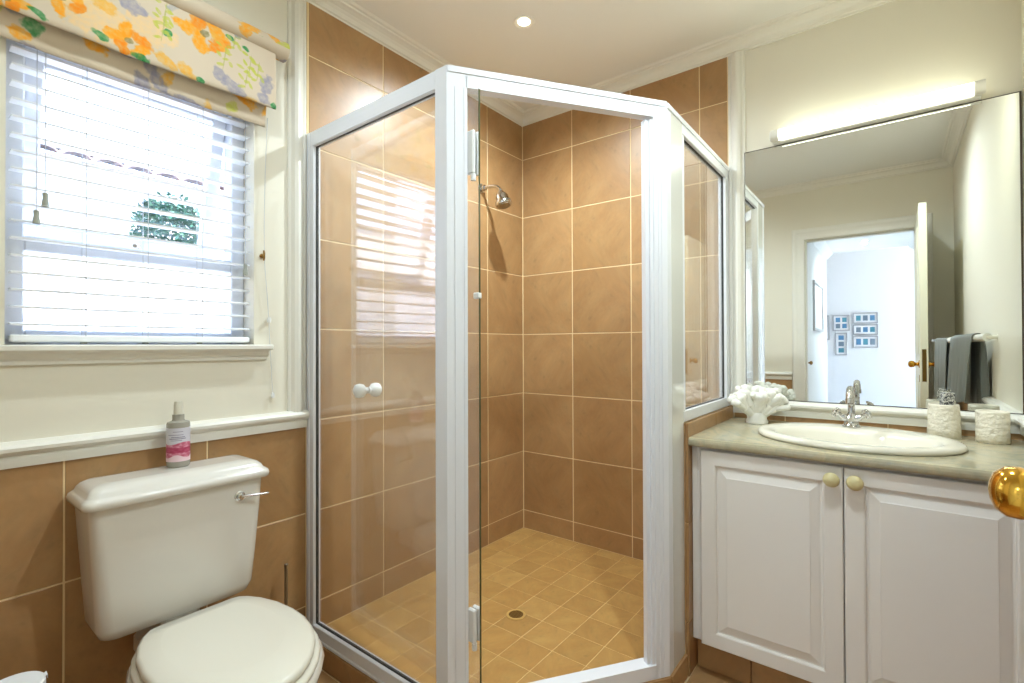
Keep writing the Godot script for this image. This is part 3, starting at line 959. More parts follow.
	# the door: frameless glass leaf swung in until it stands behind the left panel
	var h := Vector3(0.838, 0, 1.340); var e := Vector3(0.150, 0, 1.306)
	var dr := Node3D.new()
	dr.name = "door"
	s.add_child(dr)
	dr.position = h
	dr.basis = Basis(Vector3.UP, atan2(-(e.z - h.z), e.x - h.x))   # local x runs from hinge to free edge
	var wd := h.distance_to(e)
	bx("glass_leaf", Vector3(0.0014, 0.05, -0.003), Vector3(wd - 0.002, YT - 0.065, 0.003), M.glass, dr, 0.0)
	bx("edge", Vector3(0, 0.05, -0.003), Vector3(0.0014, YT - 0.065, 0.003), M.glass_edge, dr, 0.0)
	bx("edge", Vector3(wd - 0.002, 0.05, -0.003), Vector3(wd, YT - 0.065, 0.003), M.glass, dr, 0.0)
	for y in [[1.615, 1.745], [0.235, 0.335]]:
		st = ST()
		box(st, Vector3(0.010, y[0], -0.016), Vector3(0.040, y[1], -0.0032), 0.004)
		box(st, Vector3(0.010, y[0], 0.0032), Vector3(0.040, y[1], 0.016), 0.004)
		lathe(st, [Vector2(0, 0), Vector2(0.008, 0), Vector2(0.008, 0.02), Vector2(0, 0.02)], Vector3(0.018, y[0] - 0.019, -0.008), Vector3.UP, 12)
		fin("pivot_hinge", st, M.white_plastic, dr)
	bx("catch", Vector3(-0.002, 1.246, -0.008), Vector3(0.022, 1.264, 0.008), M.white_plastic, dr, 0.003)
	for sg in [-1.0, 1.0]:
		st = ST()
		lathe(st, [Vector2(0, 0.003), Vector2(0.012, 0.003), Vector2(0.011, 0.010), Vector2(0.016, 0.014), Vector2(0.024, 0.022), Vector2(0.0265, 0.034), Vector2(0.024, 0.045), Vector2(0.014, 0.053), Vector2(0, 0.056)], Vector3(wd - 0.108, 0.944, 0), Vector3(0, 0, sg), 20)
		fin("knob", st, M.white_plastic, dr)

	# shower head on the west wall
	var hd := thing("wall_shower", "chrome shower head on a short arm from the tiled wall", "shower head")
	st = ST()
	lathe(st, [Vector2(0, 0), Vector2(0.028, 0), Vector2(0.027, 0.006), Vector2(0.018, 0.012), Vector2(0.014, 0.022), Vector2(0.016, 0.028), Vector2(0, 0.030)], Vector3(0.0075, 1.972, 0.39), Vector3.RIGHT, 20)
	fin("flange", st, M.chrome, hd)
	st = ST()
	tube(st, arc([Vector3(0.02, 1.972, 0.39), Vector3(0.07, 1.970, 0.39), Vector3(0.115, 1.962, 0.39), Vector3(0.140, 1.940, 0.39), Vector3(0.148, 1.920, 0.39)], 4), 0.0095, 12)
	fin("arm", st, M.chrome, hd)
	st = ST()
	var ax := Vector3(0.30, -0.95, 0).normalized()
	lathe(st, [Vector2(0, 0), Vector2(0.013, 0.0), Vector2(0.016, 0.010), Vector2(0.028, 0.018), Vector2(0.034, 0.030), Vector2(0.035, 0.052), Vector2(0.038, 0.056), Vector2(0.044, 0.062), Vector2(0.046, 0.076), Vector2(0.043, 0.083), Vector2(0.036, 0.085), Vector2(0, 0.085)], Vector3(0.144, 1.930, 0.39), ax, 24)
	var sprayer := fin("spray_head", st, M.chrome, hd)
	st = ST()
	lathe(st, [Vector2(0, 0.0853), Vector2(0.034, 0.0853), Vector2(0.033, 0.088), Vector2(0, 0.089)], Vector3(0.144, 1.930, 0.39), ax, 24)
	fin("spray_face", st, M.satin_steel, sprayer)

	# drain
	var dn := thing("floor_drain", "round perforated brass coloured drain in the shower floor", "drain")
	st = ST()
	lathe(st, [Vector2(0, 0.0), Vector2(0.040, 0.0), Vector2(0.0395, 0.003), Vector2(0.030, 0.0035), Vector2(0.0295, 0.0012), Vector2(0, 0.0012)], Vector3(0.561, 0.0, 0.809), Vector3.UP, 28)
	fin("ring", st, M.drain_brass, dn)
	st = ST()
	for k in 7:
		var x := -0.024 + 0.008 * k
		var l := sqrt(0.03 * 0.03 - x * x)
		box(st, Vector3(0.561 + x - 0.0013, 0.0013, 0.809 - l), Vector3(0.561 + x + 0.0013, 0.0028, 0.809 + l))
		box(st, Vector3(0.561 - l, 0.0014, 0.809 + x - 0.0013), Vector3(0.561 + l, 0.0030, 0.809 + x + 0.0013))
	fin("grate", st, M.old_brass, dn)

# rounded rectangle in the (x, z) plane at height y
func rrect(x0: float, x1: float, z0: float, z1: float, r: float, y: float, k := 5) -> PackedVector3Array:
	var o := PackedVector3Array()
	var cs := [[x1 - r, z1 - r, 0.0], [x0 + r, z1 - r, PI / 2], [x0 + r, z0 + r, PI], [x1 - r, z0 + r, PI * 1.5]]
	for c in cs:
		for i in k + 1:
			var t: float = c[2] + PI / 2 * i / k
			o.append(Vector3(c[0] + r * cos(t), y, c[1] + r * sin(t)))
	return o

# outline of the toilet seat, grown by g, at height y
func seat_line(g: float, y: float, back := 0.205, front := 0.695) -> PackedVector3Array:
	# half widths as a function of the way from back to front
	var tab := [[0.0, 0.100], [0.010, 0.118], [0.05, 0.136], [0.13, 0.157], [0.25, 0.174], [0.40, 0.182], [0.54, 0.180], [0.67, 0.166], [0.78, 0.142], [0.86, 0.114], [0.92, 0.086], [0.965, 0.056], [0.99, 0.028], [1.0, 0.0]]
	var pts := []
	for t in tab: pts.append(Vector2(lerpf(back - g * 0.3, front + g, t[0]), t[1] * (1.0 + g / 0.18)))
	var o := PackedVector3Array()
	for p in pts: o.append(Vector3(p.x, y, 1.858 + p.y))
	for i in range(pts.size() - 2, -1, -1): o.append(Vector3(pts[i].x, y, 1.858 - pts[i].y))
	return o

func toilet_corner() -> void:
	var t := thing("toilet", "white ceramic toilet with closed seat lid and low cistern", "toilet")
	var zc := 1.876
	# cistern
	var st := ST()
	var secs := []
	for r in [[0.325, 0.020, 0.150, 0.175, 0.03], [0.335, 0.012, 0.168, 0.188, 0.035], [0.360, 0.009, 0.176, 0.198, 0.035], [0.45, 0.009, 0.182, 0.204, 0.032], [0.60, 0.009, 0.188, 0.214, 0.028], [0.692, 0.009, 0.190, 0.219, 0.025]]:
		secs.append(rrect(r[1], r[2], zc - r[3], zc + r[3], r[4], r[0]))
	loft(st, secs)
	var cis := fin("cistern", st, M.ceramic, t)
	st = ST()
	secs = []
	for r in [[0.690, 0.009, 0.203, 0.230, 0.022], [0.693, 0.009, 0.207, 0.234, 0.024], [0.703, 0.009, 0.209, 0.236, 0.026], [0.712, 0.010, 0.206, 0.233, 0.026], [0.717, 0.013, 0.198, 0.226, 0.024], [0.720, 0.016, 0.194, 0.222, 0.024], [0.729, 0.018, 0.190, 0.218, 0.024], [0.738, 0.022, 0.180, 0.209, 0.024], [0.743, 0.030, 0.165, 0.196, 0.022], [0.745, 0.05, 0.14, 0.17, 0.02]]:
		secs.append(rrect(r[1], r[2], zc - r[3], zc + r[3], r[4], r[0]))
	loft(st, secs)
	fin("cistern_lid", st, M.ceramic, cis)
	st = ST()
	lathe(st, [Vector2(0, 0), Vector2(0.016, 0), Vector2(0.0155, 0.005), Vector2(0.011, 0.007), Vector2(0.010, 0.014), Vector2(0.006, 0.016), Vector2(0, 0.016)], Vector3(0.186, 0.643, 1.733), Vector3.RIGHT, 20)
	tube(st, arc([Vector3(0.198, 0.643, 1.733), Vector3(0.205, 0.642, 1.705), Vector3(0.212, 0.640, 1.672), Vector3(0.215, 0.639, 1.655)], 4), [0.004, 0.0042, 0.004, 0.004, 0.0038, 0.0036, 0.0034, 0.0034, 0.0036, 0.004, 0.0042, 0.004, 0.003], 8)
	fin("flush_lever", st, M.chrome, cis)
	# pan
	st = ST()
	secs = []
	for r in [[FL, 0.235, 0.545, 0.115], [FL + 0.02, 0.238, 0.540, 0.112], [0.02, 0.240, 0.540, 0.100], [0.10, 0.232, 0.560, 0.110], [0.17, 0.220, 0.610, 0.142], [0.23, 0.210, 0.670, 0.180], [0.265, 0.203, 0.708, 0.203], [0.290, 0.200, 0.716, 0.207], [0.299, 0.204, 0.708, 0.202]]:
		var l := seat_line(0.0, r[0], r[1], r[2])
		for i in l.size(): l[i].z = 1.858 + (l[i].z - 1.858) * r[3] / 0.182
		secs.append(l)
	loft(st, secs)
	box(st, Vector3(0.02, 0.20, zc - 0.09), Vector3(0.24, 0.30, zc + 0.09), 0.03)
	box(st, Vector3(0.05, 0.28, zc - 0.05), Vector3(0.15, 0.335, zc + 0.05), 0.01)
	fin("pan", st, M.ceramic, t)
	st = ST()
	loft(st, [seat_line(0.006, 0.300), seat_line(0.013, 0.303), seat_line(0.015, 0.311), seat_line(0.012, 0.318), seat_line(0.004, 0.3205)])
	fin("seat", st, M.seat_plastic, t)
	st = ST()
	loft(st, [seat_line(-0.004, 0.321), seat_line(0.002, 0.324), seat_line(0.003, 0.333), seat_line(0.001, 0.340), seat_line(-0.008, 0.345), seat_line(-0.05, 0.348, 0.23, 0.64)])
	fin("seat_lid", st, M.seat_plastic, t)
	for sg in [-1.0, 1.0]:
		st = ST()
		lathe(st, [Vector2(0, 0), Vector2(0.009, 0.001), Vector2(0.009, 0.039), Vector2(0, 0.04)], Vector3(0.203, 0.325, 1.858 + sg * 0.075 - 0.02), Vector3(0, 0, 1), 12)
		fin("hinge", st, M.seat_plastic, t)

	# spray bottle on the cistern
	var b := thing("spray_bottle", "small clear bottle with pink label standing on the cistern lid", "bottle")
	var o := Vector3(0.078, 0.7455, 1.863)
	st = ST()
	lathe(st, [Vector2(0, 0), Vector2(0.027, 0), Vector2(0.030, 0.004), Vector2(0.0305, 0.010), Vector2(0.0305, 0.128), Vector2(0.029, 0.134), Vector2(0.017, 0.138), Vector2(0.0155, 0.142), Vector2(0.0155, 0.156), Vector2(0, 0.156)], o, Vector3.UP, 28)
	fin("body", st, M.clear_plastic, b)
	sb()
	var n := 28
	for k in n:
		for e in 2:
			var rr: float = [0.0309, 0.0300][e]
			var p := func(kk: int, yy: float) -> Vector3: return o + Vector3(rr * cos(TAU * kk / n), yy, rr * sin(TAU * kk / n))
			var u0 := fposmod(-float(k) / n + 0.30, 1.0) * 2.0; var u1 := u0 - 2.0 / n
			var q := [p.call(k, 0.018), p.call(k + 1, 0.018), p.call(k + 1, 0.118), p.call(k, 0.118)]
			if e == 0:
				tri(q[0], q[2], q[1], 3, Vector2(u0, 1), Vector2(u1, 0), Vector2(u1, 1)); tri(q[0], q[3], q[2], 3, Vector2(u0, 1), Vector2(u0, 0), Vector2(u1, 0))
			else:
				tri(q[0], q[1], q[2], 4); tri(q[0], q[2], q[3], 4)
		for yy in [0.018, 0.118]:
			var a := Vector3(cos(TAU * k / n), 0, sin(TAU * k / n)); var c := Vector3(cos(TAU * (k + 1) / n), 0, sin(TAU * (k + 1) / n))
			var h := Vector3(0, yy, 0)
			if yy > 0.05: quad(o + a * 0.03 + h, o + c * 0.03 + h, o + c * 0.0309 + h, o + a * 0.0309 + h, -1)
			else: quad(o + a * 0.0309 + h, o + c * 0.0309 + h, o + c * 0.03 + h, o + a * 0.03 + h, -1)
	st = ST()
	se(st)
	fin("label_wrap", st, M.bottle_label, b)
	st = ST()
	lathe(st, [Vector2(0, 0.1565), Vector2(0.0125, 0.1565), Vector2(0.012, 0.185), Vector2(0.010, 0.196), Vector2(0, 0.197)], o, Vector3.UP, 20)
	fin("cap", st, M.cap_plastic, b)

	# toilet brush in its holder
	var br := thing("toilet_brush", "slim steel toilet brush handle standing beside the toilet by the shower", "brush")
	st = ST()
	lathe(st, [Vector2(0, 0), Vector2(0.045, 0), Vector2(0.045, 0.006), Vector2(0.042, 0.20), Vector2(0.040, 0.202), Vector2(0.012, 0.206), Vector2(0, 0.206)], Vector3(0.085, FL, 1.530), Vector3.UP, 24)
	fin("holder", st, M.satin_steel, br)
	st = ST()
	lathe(st, [Vector2(0, 0.206), Vector2(0.006, 0.206), Vector2(0.006, 0.40), Vector2(0.0075, 0.405), Vector2(0.0075, 0.413), Vector2(0, 0.416)], Vector3(0.085, FL, 1.530), Vector3.UP, 14)
	fin("handle", st, M.satin_steel, br)

	# spare toilet roll on a stand
	var rs := thing("toilet_roll_stand", "steel stand carrying a toilet roll beside the toilet", "stand")
	st = ST()
	lathe(st, [Vector2(0, 0), Vector2(0.075, 0), Vector2(0.075, 0.008), Vector2(0.05, 0.012), Vector2(0.006, 0.016), Vector2(0.005, 0.302), Vector2(0, 0.302)], Vector3(0.19, FL, 2.231), Vector3.UP, 24)
	fin("pole", st, M.satin_steel, rs)
	st = ST()
	lathe(st, [Vector2(0.006, 0.302), Vector2(0.055, 0.302), Vector2(0.055, 0.306), Vector2(0.006, 0.306)], Vector3(0.19, FL, 2.231), Vector3.UP, 24)
	fin("plate", st, M.satin_steel, rs)
	var tr := thing("toilet_roll", "white toilet paper roll standing upright beside the toilet", "toilet roll")
	st = ST()
	lathe(st, [Vector2(0.021, 0.0), Vector2(0.054, 0.0), Vector2(0.056, 0.003), Vector2(0.0565, 0.05), Vector2(0.056, 0.098), Vector2(0.053, 0.101), Vector2(0.021, 0.101)], Vector3(0.19, 0.2265, 2.231), Vector3.UP, 32)
	fin("paper", st, M.paper, tr)
	st = ST()
	sheet(st, [[Vector3(0.19, 0.3282, 2.180), Vector3(0.205, 0.3282, 2.180)], [Vector3(0.19, 0.333, 2.174), Vector3(0.205, 0.331, 2.174)], [Vector3(0.19, 0.324, 2.1735), Vector3(0.206, 0.322, 2.1735)]], 0.0008)
	fin("loose_end", st, M.paper, tr)

# framed raised-panel door in the (x, y) plane, front face at z = 0, size w x h, origin at its lower left corner
func panel_door(w: float, h: float, t: float, fw: float) -> ArrayMesh:
	var st := ST()
	sb()
	var R := func(m: float, z: float) -> Array: return [Vector3(m, m, z), Vector3(w - m, m, z), Vector3(w - m, h - m, z), Vector3(m, h - m, z)]
	var rings := [R.call(0.0, -t), R.call(0.0, -0.003), R.call(0.003, 0.0), R.call(fw - 0.004, 0.0), R.call(fw, -0.002), R.call(fw + 0.002, -0.0095), R.call(fw + 0.008, -0.0095), R.call(fw + 0.012, -0.0075), R.call(fw + 0.034, -0.0015), R.call(fw + 0.036, 0.0)]
	for i in rings.size() - 1:
		for k in 4: quad(rings[i][k], rings[i][(k + 1) % 4], rings[i + 1][(k + 1) % 4], rings[i + 1][k], -1)
	quad(rings[-1][0], rings[-1][1], rings[-1][2], rings[-1][3], -1)
	quad(rings[0][3], rings[0][2], rings[0][1], rings[0][0], -1)
	se(st)
	return done(st)

func vanity() -> void:
	var ct := 0.776
	# cabinet
	var v := thing("vanity_cabinet", "white vanity cabinet with two raised panel doors and ivory knobs", "cabinet")
	var st := ST()
	box(st, Vector3(1.2125, 0.045, 0.012), Vector3(1.232, 0.744, 0.600), 0.0015)
	box(st, Vector3(2.128, 0.045, 0.012), Vector3(2.147, 0.744, 0.600), 0.0015)
	box(st, Vector3(1.232, 0.045, 0.012), Vector3(2.128, 0.063, 0.598))
	box(st, Vector3(1.232, 0.063, 0.012), Vector3(2.128, 0.62, 0.020))
	box(st, Vector3(1.232, 0.70, 0.575), Vector3(2.128, 0.744, 0.598))
	box(st, Vector3(1.232, 0.063, 0.578), Vector3(1.250, 0.70, 0.598))
	fin("carcass", st, M.cabinet, v)
	var dm := panel_door(0.424, 0.688, 0.019, 0.052)
	for k in 2:
		var x: float = [1.2475, 1.6745][k]
		var dd := mi("door", dm, M.cabinet, v, Vector3(x, 0.045, 0.6205))
		st = ST()
		lathe(st, [Vector2(0, 0.0), Vector2(0.011, 0.0), Vector2(0.009, 0.006), Vector2(0.010, 0.010), Vector2(0.0200, 0.015), Vector2(0.0225, 0.021), Vector2(0.0205, 0.028), Vector2(0.012, 0.033), Vector2(0, 0.034)], Vector3([0.396, 0.0285][k], 0.650, 0.0), Vector3(0, 0, 1), 24)
		fin("knob", st, M.ivory, dd)
	var pk := 0
	for xx in [[1.214, 1.395], [1.398, 1.75], [1.753, 2.105], [2.108, 2.146]]:
		bx("plinth_tile", Vector3(xx[0], FL + 0.001, 0.548), Vector3(xx[1], 0.044, 0.557), tile_mat(pk + 2), v, 0.0014)
		pk += 1
	# marble worktop with an oval cut-out
	var top := thing("marble_worktop", "grey veined marble worktop on the vanity cabinet", "worktop")
	st = ST()
	var x0 := 1.212; var x1 := XR - 0.009; var z0 := 0.009; var z1 := 0.630
	var bc := Vector2(1.680, 0.345)
	var hole := []; var rim := []
	var n := 48
	var angs := []
	for k in n: angs.append(TAU * k / n)
	for c in [Vector2(x0, z0), Vector2(x1, z0), Vector2(x1, z1), Vector2(x0, z1)]: angs.append(fposmod((c - bc).angle(), TAU))
	angs.sort()
	for t in angs:
		var dv := Vector2(cos(t), sin(t))
		hole.append(bc + dv * (0.27 * 0.222 / sqrt(pow(0.222 * cos(t), 2) + pow(0.27 * sin(t), 2))))
		var k := 1e9
		if dv.x > 1e-6: k = minf(k, (x1 - bc.x) / dv.x)
		if dv.x < -1e-6: k = minf(k, (x0 - bc.x) / dv.x)
		if dv.y > 1e-6: k = minf(k, (z1 - bc.y) / dv.y)
		if dv.y < -1e-6: k = minf(k, (z0 - bc.y) / dv.y)
		rim.append(bc + dv * k)
	sb()
	var V := func(p: Vector2, y: float) -> Vector3: return Vector3(p.x, y, p.y)
	for i in angs.size():
		var j := (i + 1) % angs.size()
		quad(V.call(hole[i], ct), V.call(hole[j], ct), V.call(rim[j], ct), V.call(rim[i], ct), -1)
		quad(V.call(hole[i], ct - 0.031), V.call(rim[i], ct - 0.031), V.call(rim[j], ct - 0.031), V.call(hole[j], ct - 0.031), -1)
		quad(V.call(rim[i], ct), V.call(rim[j], ct), V.call(rim[j], ct - 0.031), V.call(rim[i], ct - 0.031), -1)
		quad(V.call(hole[j], ct), V.call(hole[i], ct), V.call(hole[i], ct - 0.031), V.call(hole[j], ct - 0.031), -1)
	se(st)
	var slab := fin("slab", st, M.marble, top)
	st = ST()
	var np := PackedVector2Array([Vector2(0, 0)])
	for k in 7:
		var t := -PI / 2 + PI * k / 6.0
		np.append(Vector2(0.0008 + 0.0085 * cos(t), 0.0155 + 0.0155 * sin(t)))
	np.append(Vector2(0, 0.031))
	mould(st, np, [Vector3(x0, ct - 0.031, z1), Vector3(x1, ct - 0.031, z1)], [Vector3(0, 0, 1), Vector3(0, 0, 1)])
	fin("front_edge", st, M.marble, top)

	# oval basin let into the worktop
	var ba := thing("wash_basin", "cream oval wash basin let into the marble worktop", "basin")
	st = ST()
	var secs := []
	for r in [[0.292, 0.240, 0.0005, 0.0], [0.296, 0.244, 0.006, 0.0], [0.296, 0.244, 0.012, 0.0], [0.291, 0.239, 0.018, 0.0], [0.280, 0.228, 0.0215, 0.0], [0.262, 0.205, 0.021, 0.004], [0.244, 0.176, 0.0195, 0.026], [0.236, 0.166, 0.015, 0.030], [0.228, 0.158, 0.000, 0.031], [0.214, 0.147, -0.035, 0.032], [0.185, 0.125, -0.075, 0.030], [0.130, 0.090, -0.108, 0.024], [0.060, 0.045, -0.124, 0.016], [0.022, 0.022, -0.127, 0.012],
		[0.022, 0.022, -0.137, 0.012], [0.065, 0.05, -0.135, 0.016], [0.140, 0.098, -0.119, 0.024], [0.195, 0.135, -0.085, 0.030], [0.224, 0.157, -0.040, 0.032], [0.240, 0.175, -0.005, 0.02], [0.262, 0.214, 0.0003, 0.0]]:
		var lp := PackedVector3Array()
		for k in 48:
			var t := TAU * k / 48.0
			lp.append(Vector3(bc.x + r[0] * cos(t), ct + r[2], bc.y + r[3] + r[1] * sin(t)))
		secs.append(lp)
	secs.append(secs[0])
	sb()
	for i in secs.size() - 1:
		for k in 48:
			quad(secs[i][k], secs[i][(k + 1) % 48], secs[i + 1][(k + 1) % 48], secs[i + 1][k], 0)
	se(st)
	fin("bowl", st, M.cream_ceramic, ba)
	st = ST()
	lathe(st, [Vector2(0, 0), Vector2(0.023, 0), Vector2(0.024, 0.004), Vector2(0.017, 0.006), Vector2(0, 0.007)], Vector3(bc.x, ct - 0.1365, bc.y + 0.012), Vector3.UP, 20)
	fin("plug_hole", st, M.chrome, ba)

	# tap
	var tp := thing("mixer_tap", "chrome basin mixer tap with two angled crosshead handles", "tap")
	var tb := Vector3(1.668, ct + 0.021, 0.165)
	st = ST()
	lathe(st, [Vector2(0, 0), Vector2(0.030, 0), Vector2(0.030, 0.005), Vector2(0.024, 0.010), Vector2(0.022, 0.022), Vector2(0.024, 0.034), Vector2(0.017, 0.044), Vector2(0.0125, 0.052), Vector2(0.0115, 0.080), Vector2(0.0125, 0.086), Vector2(0, 0.088)], tb, Vector3.UP, 24)
	fin("body", st, M.chrome, tp)
	st = ST()
	tube(st, arc([tb + Vector3(0, 0.080, 0), tb + Vector3(0, 0.118, 0.002), tb + Vector3(0, 0.142, 0.022), tb + Vector3(0, 0.146, 0.055), tb + Vector3(0, 0.134, 0.085), tb + Vector3(0, 0.112, 0.098)], 5), 0.0115, 14)
	lathe(st, [Vector2(0, 0), Vector2(0.0135, 0), Vector2(0.0135, 0.016), Vector2(0.0105, 0.018), Vector2(0, 0.018)], tb + Vector3(0, 0.097, 0.1005), Vector3(0, 0.97, -0.24).normalized(), 16)
	fin("spout", st, M.chrome, tp)
	for sg in [-1.0, 1.0]:
		st = ST()
		var hx := Vector3(0.80 * sg, 0.55, 0.22).normalized()
		lathe(st, [Vector2(0, 0.010), Vector2(0.013, 0.012), Vector2(0.0125, 0.030), Vector2(0.009, 0.036), Vector2(0.008, 0.050), Vector2(0.011, 0.054), Vector2(0.013, 0.062), Vector2(0.010, 0.070), Vector2(0, 0.073)], tb + Vector3(0, 0.020, 0), hx, 16)
		var c := tb + Vector3(0, 0.020, 0) + hx * 0.060
		var e1 := hx.cross(Vector3.UP).normalized(); var e2 := hx.cross(e1)
		for k in 4:
			var dv := (e1 * cos(PI / 4 + k * PI / 2) + e2 * sin(PI / 4 + k * PI / 2))
			tube(st, [c, c + dv * 0.012, c + dv * 0.020, c + dv * 0.024], [0.004, 0.0042, 0.006, 0.003], 8)
		fin("handle", st, M.chrome, tp)

	# mirror
	var mr := thing("wall_mirror", "large frameless mirror above the wash basin reflecting the doorway", "mirror")
	bx("backing", Vector3(1.2650, 0.8655, 0.0015), Vector3(2.1515, 1.9808, 0.0095), M.mirror_edge, mr, 0.0)
	bx("mirror_plate", Vector3(1.2685, 0.8680, 0.0095), Vector3(2.1455, 1.9765, 0.012), M.mirror, mr, 0.0)

	# strip light over the mirror
	var lp2 := thing("mirror_lamp", "long white fluorescent strip lamp glowing above the mirror", "lamp")
	st = ST()
	box(st, Vector3(1.385, 1.9815, 0.001), Vector3(2.050, 2.004, 0.046), 0.003)
	fin("base", st, M.trim, lp2)
	for xx in [[1.380, 1.413], [2.026, 2.056]]:
		st = ST()
		loft(st, [circle(Vector3(xx[0], 2.008, 0.058), Vector3(0, 0.020, 0), Vector3(0, 0, 0.018), 18), circle(Vector3(xx[0] + 0.004, 2.008, 0.058), Vector3(0, 0.024, 0), Vector3(0, 0, 0.021), 18), circle(Vector3(xx[1], 2.008, 0.058), Vector3(0, 0.024, 0), Vector3(0, 0, 0.021), 18)], false)
		fin("end_cap", st, M.trim, lp2)
	st = ST()
	loft(st, [circle(Vector3(1.413, 2.008, 0.058), Vector3(0, 0.0215, 0), Vector3(0, 0, 0.0185), 18), circle(Vector3(2.026, 2.008, 0.058), Vector3(0, 0.0215, 0), Vector3(0, 0, 0.0185), 18)])
	fin("light_tube", st, M.tube_glow, lp2)
	var al := AreaLight3D.new()
	al.name = "strip_light"
	al.area_size = Vector2(0.60, 0.04)
	al.light_energy = 0.36
	al.light_color = Color(0.96, 1.0, 0.94)
	al.area_range = 8.0
	al.shadow_enabled = true
	lp2.add_child(al)
	al.look_at_from_position(Vector3(1.72, 2.006, 0.0785), Vector3(1.72, 1.85, 1.0), Vector3.UP)

func picture(x0: float, x1: float, y0: float, y1: float, nx: int, ny: int, label: String, off: int) -> void:
	var z := 6.6
	var p := thing("photo_frame", label, "picture", "photo frames on the far passage wall")
	var st := ST()
	var w := 0.016
	box(st, Vector3(x0, y0, z - 0.024), Vector3(x1, y0 + w, z - 0.001), 0.002)
	box(st, Vector3(x0, y1 - w, z - 0.024), Vector3(x1, y1, z - 0.001), 0.002)
	box(st, Vector3(x0, y0 + w, z - 0.024), Vector3(x0 + w, y1 - w, z - 0.001), 0.002)
	box(st, Vector3(x1 - w, y0 + w, z - 0.024), Vector3(x1, y1 - w, z - 0.001), 0.002)
	fin("frame", st, M.picture_frame, p)
	bx("mount", Vector3(x0 + w, y0 + w, z - 0.010), Vector3(x1 - w, y1 - w, z - 0.002), M.paper, p, 0.0)
	var cw := (x1 - x0 - 2 * w - 0.02) / nx; var ch := (y1 - y0 - 2 * w - 0.02) / ny
	for i in nx:
		for j in ny:
			var a := Vector3(x0 + w + 0.01 + cw * i + cw * 0.16, y0 + w + 0.01 + ch * j + ch * 0.14, z - 0.012)
			bx("photo", a, a + Vector3(cw * 0.68, ch * 0.72, 0.002), M[["print_teal", "print_grey", "print_blue"][(i + j + off) % 3]], p, 0.0)

